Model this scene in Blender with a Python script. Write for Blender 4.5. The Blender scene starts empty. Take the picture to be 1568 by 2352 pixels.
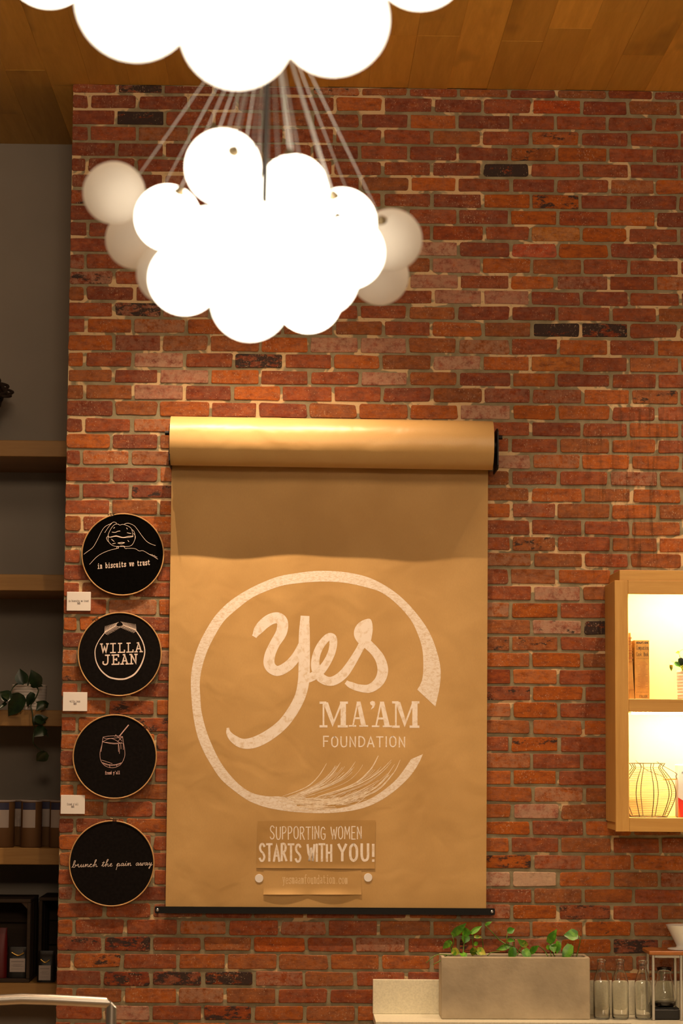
import bpy, bmesh, math, random
from mathutils import Vector, Matrix

SC = bpy.context.scene
COL = SC.collection
PI = math.pi

# ------------------------------------------------------------------ camera
F_PX, CW, CH = 5300.0, 1568.0, 2352.0
CAM_Z, CAM_D = 2.03, 9.5                       # the brick face is the plane y = 0
CAM = Vector((0.0, -CAM_D, CAM_Z))
ROT = (Matrix.Rotation(-math.atan(0.0212), 4, 'Z') @ Matrix.Rotation(PI / 2 + math.atan(0.1007), 4, 'X')
       @ Matrix.Rotation(0.0065, 4, 'Z'))
cam_d = bpy.data.cameras.new('camera')
cam_d.sensor_fit = 'VERTICAL'; cam_d.sensor_height = 36.0; cam_d.sensor_width = 24.0
cam_d.lens = F_PX / CH * 36.0
cam_d.clip_end = 100
cam_d.dof.use_dof = True; cam_d.dof.focus_distance = 9.5; cam_d.dof.aperture_fstop = 3.3
cam = bpy.data.objects.new('camera', cam_d); COL.objects.link(cam)
cam.matrix_world = Matrix.Translation(CAM) @ ROT
SC.camera = cam

# ------------------------------------------------------------------ colour management, world
SC.view_settings.view_transform = 'Standard'; SC.view_settings.look = 'None'
SC.view_settings.exposure = 0.0; SC.view_settings.gamma = 1.0
try: SC.view_settings.use_curve_mapping = False
except Exception: pass
WARM = (1.0, 0.70, 0.44)
w = bpy.data.worlds.new('world'); SC.world = w; w.use_nodes = True
bg = w.node_tree.nodes['Background']; bg.inputs[0].default_value = (1.0, 0.74, 0.50, 1); bg.inputs[1].default_value = 0.07

# ------------------------------------------------------------------ lights
def area(name, loc, target, sx, sy, power, col=WARM):
    d = bpy.data.lights.new(name, 'AREA'); d.shape = 'RECTANGLE'; d.size = sx; d.size_y = sy
    d.energy = power; d.color = col
    o = bpy.data.objects.new(name, d); COL.objects.link(o); o.location = loc
    o.rotation_euler = (Vector(target) - Vector(loc)).to_track_quat('-Z', 'Y').to_euler()
    return o
def spot(name, loc, target, power, deg, blend=0.6, rad=0.02, col=WARM):
    d = bpy.data.lights.new(name, 'SPOT'); d.energy = power; d.color = col
    d.spot_size = math.radians(deg); d.spot_blend = blend; d.shadow_soft_size = rad
    o = bpy.data.objects.new(name, d); COL.objects.link(o); o.location = loc
    o.rotation_euler = (Vector(target) - Vector(loc)).to_track_quat('-Z', 'Y').to_euler()
    return o
CEIL = CAM_Z + 2.757
# the row of ceiling spotlights washing the brick wall
for k_, (x_, p_) in enumerate(((-0.66, 100), (-0.32, 230), (0.12, 200), (1.62, 160), (2.3, 90))):
    spot('spot_light', (x_, -0.86, CEIL - 0.12), (x_, -0.16, 1.0), p_, 66, 1.0, 0.010)
# added unseen fill panel out from the wall, and the lit hall behind
area('fill_panel', (0.6, -3.4, CEIL - 0.06), (0.4, 0.0, 1.6), 4.5, 1.3, 88, (1.0, 0.72, 0.47))
area('hall_light', (0.6, -13.0, CEIL - 0.3), (0.2, 0.0, 2.0), 1.6, 1.0, 290, (1.0, 0.72, 0.47))

# ------------------------------------------------------------------ geometry helpers
def ray(px, py):
    v = Vector(((px - CW / 2) / F_PX, -(py - CH / 2) / F_PX, -1.0))
    return (ROT.to_3x3() @ v)
def W(px, py, Y=0.0):
    """the point of the plane y = Y that lies behind a pixel"""
    d = ray(px, py); t = (Y - CAM.y) / d.y
    return CAM + d * t

class MB:
    def __init__(s): s.v = []; s.f = []; s.sm = []
    def add(s, vs, fs, smooth=False):
        n = len(s.v); s.v += [tuple(p) for p in vs]
        s.f += [tuple(i + n for i in f) for f in fs]; s.sm += [smooth] * len(fs)
        return s
    def box(s, a, b):
        x0, y0, z0 = a; x1, y1, z1 = b
        if x0 > x1: x0, x1 = x1, x0
        if y0 > y1: y0, y1 = y1, y0
        if z0 > z1: z0, z1 = z1, z0
        return s.add([(x0,y0,z0),(x1,y0,z0),(x1,y1,z0),(x0,y1,z0),(x0,y0,z1),(x1,y0,z1),(x1,y1,z1),(x0,y1,z1)],
                     [(3,2,1,0),(4,5,6,7),(0,1,5,4),(1,2,6,5),(2,3,7,6),(3,0,4,7)])
    def bbox(s, a, b, r=0.003):
        """box with a small chamfer on every edge"""
        bm = bmesh.new(); bmesh.ops.create_cube(bm, size=1.0)
        c = [(a[i] + b[i]) / 2 for i in range(3)]; d = [abs(a[i] - b[i]) for i in range(3)]
        for v in bm.verts: v.co = Vector((c[0] + v.co.x * d[0], c[1] + v.co.y * d[1], c[2] + v.co.z * d[2]))
        r = min(r, min(d) * 0.35)
        bmesh.ops.bevel(bm, geom=bm.edges[:], offset=r, segments=1, affect='EDGES')
        bm.verts.index_update()
        s.add([v.co[:] for v in bm.verts], [[v.index for v in f.verts] for f in bm.faces]); bm.free(); return s
    def tube(s, pts, r, n=8, cap=True):
        pts = [Vector(p) for p in pts]; rs = r if isinstance(r, (list, tuple)) else [r] * len(pts)
        up = None; base = len(s.v); vs = []
        for i, p in enumerate(pts):
            t = (pts[min(i + 1, len(pts) - 1)] - pts[max(i - 1, 0)])
            if t.length < 1e-9: t = Vector((0, 0, 1))
            t.normalize()
            if up is None:
                up = t.orthogonal().normalized()
            else:
                up = (up - t * up.dot(t));
                up = up.normalized() if up.length > 1e-6 else t.orthogonal().normalized()
            q = t.cross(up)
            for k in range(n):
                a = 2 * PI * k / n
                vs.append(p + (up * math.cos(a) + q * math.sin(a)) * rs[i])
        fs = []
        for i in range(len(pts) - 1):
            for k in range(n):
                k2 = (k + 1) % n
                fs.append((i*n + k, i*n + k2, (i+1)*n + k2, (i+1)*n + k))
        s.add(vs, fs, True)
        if cap:
            m = len(pts) - 1
            s.add(vs[:n], [tuple(range(n - 1, -1, -1))]); s.add(vs[m*n:], [tuple(range(n))])
        return s
    def lathe(s, c, prof, n=32, sq=0.0, cap=(False, False)):
        """turn (radius, z) about a vertical axis through c; sq > 0 squares the section"""
        vs = []
        for (r, z) in prof:
            for k in range(n):
                a = 2 * PI * k / n; ca, sa = math.cos(a), math.sin(a)
                m = 1.0
                if sq: m = 1.0 / (abs(ca)**(2 + sq*6) + abs(sa)**(2 + sq*6)) ** (1 / (2 + sq*6))
                vs.append((c[0] + ca * r * m, c[1] + sa * r * m, c[2] + z))
        fs = []
        for i in range(len(prof) - 1):
            for k in range(n):
                k2 = (k + 1) % n
                fs.append((i*n + k, i*n + k2, (i+1)*n + k2, (i+1)*n + k))
        s.add(vs, fs, True)
        if cap[0]: s.add(vs[:n], [tuple(range(n - 1, -1, -1))])
        if cap[1]: s.add(vs[-n:], [tuple(range(n))])
        return s
    def cyl(s, a, b, r, n=24):
        return s.tube([a, b], r, n)

def mesh_of(name, mb, mats, origin=(0, 0, 0)):
    me = bpy.data.meshes.new(name)
    o = Vector(origin)
    me.from_pydata([(Vector(v) - o)[:] for v in mb.v], [], mb.f)
    for m in (mats if isinstance(mats, (list, tuple)) else [mats]): me.materials.append(m)
    me.polygons.foreach_set('use_smooth', mb.sm)
    me.update(); return me
def wloc(o):
    p = Vector(o.location)
    while o.parent: o = o.parent; p += Vector(o.location)
    return p
def obj(name, mb, mat, parent=None, at=None, fix=True):
    """link the collected shapes (world coordinates) as ONE mesh object"""
    at = Vector(at) if at is not None else (wloc(parent) if parent else Vector((0, 0, 0)))
    me = mesh_of(name, mb, mat, at)
    if fix:
        bm = bmesh.new(); bm.from_mesh(me); bmesh.ops.recalc_face_normals(bm, faces=bm.faces[:]); bm.to_mesh(me); bm.free()
    o = bpy.data.objects.new(name, me); COL.objects.link(o)
    o.parent = parent
    o.location = at - (wloc(parent) if parent else Vector((0, 0, 0)))
    return o
def thing(name, label, cat, loc, group=None):
    o = bpy.data.objects.new(name, None); COL.objects.link(o); o.location = loc; o.empty_display_size = 0.05
    return tag(o, label, cat, group)
def tag(o, label, cat, group=None):
    o['label'] = label; o['category'] = cat
    if group: o['group'] = group
    return o
def struct(o): o['kind'] = 'structure'; return o
def lerp(a, b, t): return a + (b - a) * t
def catmull(P, seg=6, closed=False):
    out = []; n = len(P)
    rng = range(n if closed else n - 1)
    for i in rng:
        g = lambda k: P[k % n] if closed else P[max(0, min(n - 1, k))]
        p0, p1, p2, p3 = g(i-1), g(i), g(i+1), g(i+2)
        for j in range(seg):
            t = j / seg; t2 = t*t; t3 = t2*t
            out.append(tuple(0.5 * ((2*p1[k]) + (-p0[k]+p2[k])*t + (2*p0[k]-5*p1[k]+4*p2[k]-p3[k])*t2 + (-p0[k]+3*p1[k]-3*p2[k]+p3[k])*t3) for k in range(len(p1))))
    if not closed: out.append(tuple(P[-1]))
    return out

# ------------------------------------------------------------------ materials
def new_mat(name):
    m = bpy.data.materials.new(name); m.use_nodes = True
    nt = m.node_tree; b = nt.nodes['Principled BSDF']; return m, nt, b
def N(nt, kind, **kw):
    n = nt.nodes.new(kind)
    for k, v in kw.items():
        if k == 'ins':
            for kk, vv in v.items(): n.inputs[kk].default_value = vv
        else: setattr(n, k, v)
    return n
def L(nt, a, b): nt.links.new(a, b)
def rgba(c): return (c[0], c[1], c[2], 1.0)
def plain(name, col, rough=0.6, metal=0.0, spec=0.4, noise=0.0, nscale=20.0, bump=0.0, bscale=200.0):
    m, nt, b = new_mat(name)
    b.inputs['Base Color'].default_value = rgba(col); b.inputs['Roughness'].default_value = rough
    b.inputs['Metallic'].default_value = metal; b.inputs['Specular IOR Level'].default_value = spec
    if noise > 0:
        g = N(nt, 'ShaderNodeNewGeometry'); t = N(nt, 'ShaderNodeTexNoise', ins={'Scale': nscale, 'Detail': 5.0})
        L(nt, g.outputs['Position'], t.inputs['Vector'])
        r = N(nt, 'ShaderNodeValToRGB'); r.color_ramp.elements[0].position = 0.3; r.color_ramp.elements[1].position = 0.7
        r.color_ramp.elements[0].color = rgba([c * (1 - noise) for c in col]); r.color_ramp.elements[1].color = rgba([min(1, c * (1 + noise)) for c in col])
        L(nt, t.outputs['Fac'], r.inputs[0]); L(nt, r.outputs[0], b.inputs['Base Color'])
    if bump > 0:
        g = N(nt, 'ShaderNodeNewGeometry'); t = N(nt, 'ShaderNodeTexNoise', ins={'Scale': bscale, 'Detail': 3.0})
        L(nt, g.outputs['Position'], t.inputs['Vector'])
        bp = N(nt, 'ShaderNodeBump', ins={'Strength': bump, 'Distance': 0.002}); L(nt, t.outputs['Fac'], bp.inputs['Height']); L(nt, bp.outputs[0], b.inputs['Normal'])
    return m
def emit(name, col, s):
    m, nt, b = new_mat(name)
    b.inputs['Base Color'].default_value = (0, 0, 0, 1); b.inputs['Emission Color'].default_value = rgba(col); b.inputs['Emission Strength'].default_value = s
    return m
def mixc(nt, fac, a, b, mode='MIX'):
    n = N(nt, 'ShaderNodeMix', data_type='RGBA', blend_type=mode)
    if isinstance(fac, (int, float)): n.inputs[0].default_value = fac
    else: L(nt, fac, n.inputs[0])
    for i, c in ((6, a), (7, b)):
        if isinstance(c, (tuple, list)): n.inputs[i].default_value = rgba(c)
        else: L(nt, c, n.inputs[i])
    return n.outputs[2]
def mth(nt, op, a, b=None, clamp=False):
    n = N(nt, 'ShaderNodeMath', operation=op, use_clamp=clamp)
    for i, c in ((0, a), (1, b)):
        if c is None: continue
        if isinstance(c, (int, float)): n.inputs[i].default_value = c
        else: L(nt, c, n.inputs[i])
    return n.outputs[0]
def pos(nt, scale=(1, 1, 1), loc=(0, 0, 0), obj_space=False):
    if obj_space:
        g = N(nt, 'ShaderNodeTexCoord'); src = g.outputs['Object']
    else:
        g = N(nt, 'ShaderNodeNewGeometry'); src = g.outputs['Position']
    mp = N(nt, 'ShaderNodeMapping', ins={'Scale': scale, 'Location': loc}); L(nt, src, mp.inputs['Vector']); return mp.outputs[0]
def noise(nt, vec, scale, detail=4.0, rough=0.55, dist=0.0):
    t = N(nt, 'ShaderNodeTexNoise', ins={'Scale': scale, 'Detail': detail, 'Roughness': rough, 'Distortion': dist}); L(nt, vec, t.inputs['Vector']); return t.outputs['Fac']
def ramp(nt, fac, p0, p1, c0=0.0, c1=1.0):
    n = N(nt, 'ShaderNodeMapRange', ins={'From Min': p0, 'From Max': p1, 'To Min': c0, 'To Max': c1}); n.clamp = True
    L(nt, fac, n.inputs[0]); return n.outputs[0]

def wood(name, light, dark, axis='X', rough=0.5, scale=1.0, rnd=0.25, knots=False, contrast=1.0):
    """grain runs along the given axis; each board gets its own shift and tone"""
    m, nt, b = new_mat(name)
    oi = N(nt, 'ShaderNodeObjectInfo')
    st = {'X': (1.2, 14, 14), 'Y': (14, 1.2, 14), 'Z': (14, 14, 1.2)}[axis]
    g = N(nt, 'ShaderNodeNewGeometry')
    sh = N(nt, 'ShaderNodeCombineXYZ'); r7 = mth(nt, 'MULTIPLY', oi.outputs['Random'], 37.0)
    for i in range(3): L(nt, r7, sh.inputs[i])
    ad = N(nt, 'ShaderNodeVectorMath', operation='ADD'); L(nt, g.outputs['Position'], ad.inputs[0]); L(nt, sh.outputs[0], ad.inputs[1])
    mp = N(nt, 'ShaderNodeMapping', ins={'Scale': tuple(s * scale for s in st)}); L(nt, ad.outputs[0], mp.inputs['Vector'])
    n1 = noise(nt, mp.outputs[0], 1.0, 5.0, 0.6, 1.2); n2 = noise(nt, mp.outputs[0], 6.0, 4.0, 0.6, 0.4)
    f = mth(nt, 'ADD', mth(nt, 'MULTIPLY', n1, 0.7), mth(nt, 'MULTIPLY', n2, 0.3))
    f = ramp(nt, f, 0.5 - 0.16 / contrast, 0.5 + 0.16 / contrast)
    c = mixc(nt, f, dark, light)
    t = ramp(nt, oi.outputs['Random'], 0, 1, 1 - rnd, 1 + rnd)
    hs = N(nt, 'ShaderNodeHueSaturation'); L(nt, c, hs.inputs['Color']); L(nt, t, hs.inputs['Value'])
    c = hs.outputs[0]
    if knots:
        mp2 = N(nt, 'ShaderNodeMapping', ins={'Scale': tuple(s * 0.35 for s in (6, 2.0, 6))}); L(nt, ad.outputs[0], mp2.inputs['Vector'])
        k = ramp(nt, noise(nt, mp2.outputs[0], 1.6, 3.0, 0.5), 0.62, 0.76, 0, 0.75)
        c = mixc(nt, k, c, [x * 0.35 for x in dark])
    L(nt, c, b.inputs['Base Color']); b.inputs['Roughness'].default_value = rough; b.inputs['Specular IOR Level'].default_value = 0.3
    bp = N(nt, 'ShaderNodeBump', ins={'Strength': 0.15, 'Distance': 0.002}); L(nt, f, bp.inputs['Height']); L(nt, bp.outputs[0], b.inputs['Normal'])
    return m

def stain_masks(nt):
    """dirt that runs down the right of the brickwork: a patch in wall coordinates"""
    g = N(nt, 'ShaderNodeNewGeometry'); sx = N(nt, 'ShaderNodeSeparateXYZ'); L(nt, g.outputs['Position'], sx.inputs[0])
    dx = mth(nt, 'ABSOLUTE', mth(nt, 'SUBTRACT', sx.outputs[0], STX)); dz = mth(nt, 'ABSOLUTE', mth(nt, 'SUBTRACT', sx.outputs[2], STZ))
    a = mth(nt, 'MULTIPLY', ramp(nt, dx, 0.05, 0.36, 1, 0), ramp(nt, dz, 0.25, 0.6, 1, 0))
    v = pos(nt, (38, 1, 4)); s = ramp(nt, noise(nt, v, 1.0, 4.0, 0.65), 0.5, 0.66)
    return sx, a, s
STX = W(1470, 1100).x; STZ = W(1470, 1130).z

def brick_material():
    m, nt, b = new_mat('brick')
    at = N(nt, 'ShaderNodeAttribute', attribute_name='tint'); aw = N(nt, 'ShaderNodeAttribute', attribute_name='wear')
    sp = N(nt, 'ShaderNodeSeparateColor'); L(nt, aw.outputs['Color'], sp.inputs[0])
    soot, pale, rnd = sp.outputs[0], sp.outputs[1], sp.outputs[2]
    p = pos(nt); ph = pos(nt, (1, 1, 2.4))
    n1 = noise(nt, ph, 17, 7, 0.68, 0.15)
    n5 = noise(nt, p, 85, 5, 0.75)
    c = at.outputs['Color']
    c = mixc(nt, ramp(nt, n1, 0.34, 0.54, 0.70, 0), c, (0.10, 0.024, 0.012))
    c = mixc(nt, ramp(nt, n1, 0.53, 0.70, 0, 0.50), c, (0.44, 0.115, 0.012))
    c = mixc(nt, ramp(nt, n5, 0.32, 0.52, 0.38, 0), c, (0.085, 0.022, 0.012))
    n2 = noise(nt, pos(nt, (1, 1, 1.8)), 9, 8, 0.72, 0.2)     # chalky lime haze
    hz = mth(nt, 'MULTIPLY', ramp(nt, n2, 0.54, 0.72, 0, 0.36), ramp(nt, pale, 0, 0.3, 0.5, 1))
    c = mixc(nt, hz, c, (0.30, 0.155, 0.085))
    n3 = noise(nt, p, 30, 8, 0.75, 0.15)
    pm = mth(nt, 'MULTIPLY', pale, ramp(nt, n3, 0.40, 0.54), clamp=True)
    c = mixc(nt, pm, c, (0.47, 0.30, 0.20))
    n4 = noise(nt, pos(nt, (1, 1, 2.2)), 15, 8, 0.74, 0.1)    # burnt patches
    sm = mth(nt, 'MULTIPLY', ramp(nt, mth(nt, 'ADD', n4, mth(nt, 'MULTIPLY', soot, 0.24)), 0.62, 0.67), ramp(nt, soot, 0.0, 0.15))
    c = mixc(nt, mth(nt, 'MULTIPLY', sm, 0.93), c, (0.028, 0.022, 0.020))
    sx, a, s = stain_masks(nt)
    c = mixc(nt, mth(nt, 'MULTIPLY', mth(nt, 'MULTIPLY', a, s), 0.75), c, (0.07, 0.03, 0.012))
    # lime specks and scuffs, gathered in drifts
    v = N(nt, 'ShaderNodeTexVoronoi', feature='F1', ins={'Scale': 125.0, 'Randomness': 1.0}); L(nt, pos(nt, (1.3, 1.0, 0.8)), v.inputs['Vector'])
    dn = noise(nt, p, 6.0, 5, 0.65)
    rad = ramp(nt, dn, 0.36, 0.66, 0.12, 0.38)
    spk = ramp(nt, mth(nt, 'SUBTRACT', rad, v.outputs['Distance']), 0.0, 0.08)
    vc = N(nt, 'ShaderNodeSeparateColor'); L(nt, v.outputs['Color'], vc.inputs[0])
    spk = mth(nt, 'MULTIPLY', spk, ramp(nt, vc.outputs[0], 0.74, 0.78))
    sc_ = ramp(nt, noise(nt, pos(nt, (1.5, 1, 0.8)), 75, 6, 0.80), 0.555, 0.62)
    spk = mth(nt, 'MAXIMUM', spk, mth(nt, 'MULTIPLY', mth(nt, 'MULTIPLY', sc_, 0.75), ramp(nt, dn, 0.47, 0.60)))
    c = mixc(nt, mth(nt, 'MULTIPLY', spk, 0.62), c, (0.50, 0.33, 0.20))
    L(nt, c, b.inputs['Base Color']); b.inputs['Roughness'].default_value = 0.7; b.inputs['Specular IOR Level'].default_value = 0.15
    hh = mth(nt, 'ADD', noise(nt, p, 120, 4, 0.7), mth(nt, 'MULTIPLY', n1, 1.2))
    bp = N(nt, 'ShaderNodeBump', ins={'Strength': 0.35, 'Distance': 0.003}); L(nt, hh, bp.inputs['Height']); L(nt, bp.outputs[0], b.inputs['Normal'])
    return m
def mortar_material():
    m, nt, b = new_mat('mortar')
    p = pos(nt)
    c = mixc(nt, ramp(nt, noise(nt, p, 14, 5, 0.6), 0.35, 0.65), (0.20, 0.165, 0.095), (0.31, 0.265, 0.165))
    sx, a, s = stain_masks(nt)
    # lime mortar left pale in runs of a brick or two, more of it high up and beside the paper
    n = noise(nt, pos(nt, (1.0, 1.0, 1.25)), 5.2, 3.0, 0.62, 0.4)
    up = ramp(nt, sx.outputs[2], W(784, 1500).z, W(784, 1150).z, 0.0, 1.0)
    th = mth(nt, 'ADD', n, mth(nt, 'MULTIPLY', up, 0.055))
    cm = ramp(nt, th, 0.588, 0.612)
    ed = ramp(nt, noise(nt, p, 60, 4, 0.7), 0.30, 0.42)
    c = mixc(nt, mth(nt, 'MULTIPLY', cm, ed), c, (0.62, 0.45, 0.25))
    c = mixc(nt, mth(nt, 'MULTIPLY', mth(nt, 'MULTIPLY', a, s), 0.7), c, (0.07, 0.05, 0.03))
    L(nt, c, b.inputs['Base Color']); b.inputs['Roughness'].default_value = 0.85; b.inputs['Specular IOR Level'].default_value = 0.2
    bp = N(nt, 'ShaderNodeBump', ins={'Strength': 0.5, 'Distance': 0.003}); L(nt, noise(nt, p, 160, 4, 0.7), bp.inputs['Height']); L(nt, bp.outputs[0], b.inputs['Normal'])
    return m
def paper_material(name, a, c2, rough=0.62):
    m, nt, b = new_mat(name)
    p = pos(nt)
    c = mixc(nt, ramp(nt, noise(nt, pos(nt, (1, 1, 0.8)), 3.2, 3, 0.5), 0.36, 0.62), c2, a)
    fib = noise(nt, pos(nt, (1, 1, 0.25)), 420, 2, 0.6)
    c = mixc(nt, ramp(nt, fib, 0.3, 0.75, 0, 0.16), c, (0.32, 0.19, 0.08))
    L(nt, c, b.inputs['Base Color']); b.inputs['Roughness'].default_value = rough; b.inputs['Specular IOR Level'].default_value = 0.35
    bp = N(nt, 'ShaderNodeBump', ins={'Strength': 0.5, 'Distance': 0.012}); L(nt, noise(nt, p, 7.0, 2, 0.4, 0.5), bp.inputs['Height']); L(nt, bp.outputs[0], b.inputs['Normal'])
    return m
def chalk_material(name, col, under, lo=0.30, hi=0.52, sc=(1, 1, 1), scale=70, maxf=1.0, rough=0.8):
    m, nt, b = new_mat(name)
    n = noise(nt, pos(nt, sc), scale, 4, 0.7, 0.6)
    c = mixc(nt, ramp(nt, n, lo, hi, 0.30 * maxf, maxf), under, col)
    L(nt, c, b.inputs['Base Color']); b.inputs['Roughness'].default_value = rough; b.inputs['Specular IOR Level'].default_value = 0.2
    return m
def glass(name, col=(0.93, 0.97, 0.90), rough=0.02):
    m, nt, b = new_mat(name)
    b.inputs['Base Color'].default_value = rgba(col); b.inputs['Transmission Weight'].default_value = 1.0
    b.inputs['Roughness'].default_value = rough; b.inputs['IOR'].default_value = 1.42
    return m
def frosted(name):
    """frosted glass globe of a weak lamp: scatters its neighbours' light and glows faintly itself"""
    m = bpy.data.materials.new(name); m.use_nodes = True; nt = m.node_tree; nt.nodes.clear()
    out = N(nt, 'ShaderNodeOutputMaterial'); d = N(nt, 'ShaderNodeBsdfDiffuse'); t = N(nt, 'ShaderNodeBsdfTranslucent'); e = N(nt, 'ShaderNodeEmission')
    d.inputs[0].default_value = (0.88, 0.84, 0.78, 1); t.inputs[0].default_value = (0.92, 0.86, 0.78, 1)
    e.inputs[0].default_value = (1.0, 0.80, 0.56, 1); e.inputs[1].default_value = 0.04  # small constant emission added to the glass
    m1 = N(nt, 'ShaderNodeMixShader', ins={0: 0.55}); L(nt, d.outputs[0], m1.inputs[1]); L(nt, t.outputs[0], m1.inputs[2])
    ad = N(nt, 'ShaderNodeAddShader'); L(nt, m1.outputs[0], ad.inputs[0]); L(nt, e.outputs[0], ad.inputs[1])
    L(nt, ad.outputs[0], out.inputs[0]); return m
def leaf_material(name, dark, light, lo=0.45, hi=0.62):
    m, nt, b = new_mat(name)
    c = mixc(nt, ramp(nt, noise(nt, pos(nt), 32, 3, 0.6, 0.5), lo, hi), dark, light)
    L(nt, c, b.inputs['Base Color']); b.inputs['Roughness'].default_value = 0.35
    return m

M = {}
M['brick'] = brick_material(); M['mortar'] = mortar_material()
M['paper'] = paper_material('kraft_paper', (0.56, 0.345, 0.125), (0.48, 0.285, 0.095))
M['roll'] = paper_material('kraft_paper_roll', (0.57, 0.365, 0.14), (0.54, 0.335, 0.125), 0.36)
M['paper2'] = paper_material('darker_kraft', (0.47, 0.275, 0.085), (0.41, 0.235, 0.070))
M['chalk'] = chalk_material('chalk_pen', (0.83, 0.75, 0.66), (0.60, 0.43, 0.25), 0.34, 0.56, (1, 1, 2.2), 75)
M['chalkbold'] = chalk_material('chalk_pen_bold', (0.84, 0.76, 0.68), (0.66, 0.51, 0.34), 0.36, 0.50, (1, 1, 1), 42)
M['chalkthin'] = chalk_material('chalk_pen_thin', (0.84, 0.73, 0.58), (0.62, 0.42, 0.22), 0.3, 0.6)
M['chalkfaint'] = chalk_material('chalk_pen_faint', (0.74, 0.55, 0.32), (0.60, 0.40, 0.19), 0.3, 0.6)
M['white_ink'] = chalk_material('white_thread', (0.80, 0.66, 0.58), (0.52, 0.40, 0.34), 0.25, 0.5, (1, 1, 1), 160)
M['dim_ink'] = chalk_material('dim_thread', (0.50, 0.38, 0.34), (0.30, 0.22, 0.2), 0.25, 0.5, (1, 1, 1), 160)
M['pink_ink'] = chalk_material('pink_thread', (0.66, 0.42, 0.38), (0.40, 0.24, 0.2), 0.25, 0.5, (1, 1, 1), 160)
M['cloth'] = plain('black_cloth', (0.0025, 0.0022, 0.002), 0.95, spec=0.02, noise=0.25, nscale=90)
M['cloth2'] = plain('charcoal_cloth', (0.0085, 0.007, 0.0065), 0.95, spec=0.03, noise=0.25, nscale=90)
M['hoop'] = plain('hoop_beech', (0.52, 0.30, 0.12), 0.45, noise=0.2, nscale=30)
M['brass'] = plain('dull_brass', (0.20, 0.13, 0.07), 0.35, metal=0.9)
M['card'] = plain('white_card', (0.78, 0.74, 0.70), 0.7)
M['ink'] = plain('grey_ink', (0.22, 0.19, 0.18), 0.8)
M['black'] = plain('black_metal', (0.003, 0.003, 0.003), 0.5, spec=0.25)
M['screw'] = plain('steel_screw', (0.55, 0.55, 0.55), 0.3, metal=1.0)
M['plaster'] = plain('grey_plaster', (0.30, 0.265, 0.225), 0.9, spec=0.1, noise=0.05, nscale=3)
M['plank'] = wood('ceiling_oak', (0.84, 0.50, 0.10), (0.64, 0.345, 0.055), 'Y', 0.5, 1.0, 0.22, True, 0.8)
M['ceil'] = plain('ceiling_board', (0.05, 0.03, 0.015), 0.9)
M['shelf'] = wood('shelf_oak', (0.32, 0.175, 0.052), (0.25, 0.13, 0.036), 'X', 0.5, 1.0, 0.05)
M['oak_z'] = wood('cabinet_oak_upright', (0.66, 0.375, 0.105), (0.56, 0.30, 0.075), 'Z', 0.45, 1.4, 0.03)
M['oak_x'] = wood('cabinet_oak_level', (0.66, 0.375, 0.105), (0.56, 0.30, 0.075), 'X', 0.45, 1.4, 0.03)
M['oakback'] = plain('pale_cabinet_back', (0.80, 0.58, 0.22), 0.8, noise=0.05, nscale=4)
M['led'] = emit('led_strip', (1.0, 0.84, 0.50), 480.0)
M['quartz'] = plain('pale_quartz', (0.70, 0.66, 0.50), 0.3, noise=0.10, nscale=160)
M['under'] = plain('dark_counter_front', (0.02, 0.018, 0.016), 0.7)
M['concrete'] = plain('concrete', (0.42, 0.345, 0.235), 0.85, noise=0.16, nscale=9, bump=0.5, bscale=60)
M['soil'] = plain('potting_soil', (0.03, 0.02, 0.012), 0.95, bump=0.6, bscale=80)
M['leaf'] = leaf_material('pothos_leaf', (0.05, 0.19, 0.010), (0.14, 0.36, 0.02))
M['leafy'] = leaf_material('pothos_leaf_variegated', (0.09, 0.24, 0.015), (0.50, 0.48, 0.05), 0.42, 0.6)
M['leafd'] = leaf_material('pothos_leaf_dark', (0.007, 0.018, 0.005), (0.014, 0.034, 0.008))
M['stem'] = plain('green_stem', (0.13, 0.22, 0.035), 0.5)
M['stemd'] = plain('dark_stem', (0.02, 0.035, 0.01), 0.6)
M['glass'] = glass('clear_glass', (0.985, 0.99, 0.96)); M['coffee'] = plain('black_coffee', (0.006, 0.004, 0.003), 0.15)
M['steel'] = plain('brushed_steel', (0.72, 0.68, 0.62), 0.34, metal=1.0)
M['steel2'] = plain('satin_steel', (0.45, 0.42, 0.38), 0.4, metal=0.9)
M['walnut'] = wood('stand_top_wood', (0.42, 0.15, 0.035), (0.26, 0.085, 0.02), 'X', 0.4, 1.5, 0.05)
M['ceramic'] = plain('white_ceramic', (0.74, 0.72, 0.68), 0.25)
M['rope'] = plain('white_rope_pot', (0.66, 0.60, 0.55), 0.8)
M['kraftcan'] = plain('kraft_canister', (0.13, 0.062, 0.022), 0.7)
M['label'] = plain('paper_label', (0.36, 0.30, 0.27), 0.7); M['navy'] = plain('navy_band', (0.03, 0.03, 0.07), 0.6)
M['crate'] = wood('dark_crate_wood', (0.05, 0.03, 0.018), (0.026, 0.016, 0.010), 'X', 0.8, 1.0, 0.2)
M['bag'] = plain('black_bag', (0.010, 0.008, 0.007), 0.45); M['red'] = plain('red_bag', (0.09, 0.002, 0.002), 0.5)
M['gold'] = plain('gold_tie', (0.6, 0.38, 0.1), 0.3, metal=0.8)
M['wicker'] = plain('dark_wicker', (0.022, 0.011, 0.006), 0.7)
M['wire'] = plain('rusty_wire', (0.035, 0.016, 0.006), 0.5, metal=0.5)
M['hoopwire'] = plain('rust_yellow_wire', (0.26, 0.13, 0.03), 0.6); M['handle'] = plain('wooden_handle', (0.55, 0.32, 0.10), 0.5)
M['bookcloth'] = plain('tan_book_cloth', (0.50, 0.27, 0.07), 0.8, noise=0.12, nscale=60)
M['bookcloth2'] = plain('ochre_book_cloth', (0.44, 0.25, 0.07), 0.8, noise=0.12, nscale=60)
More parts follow.
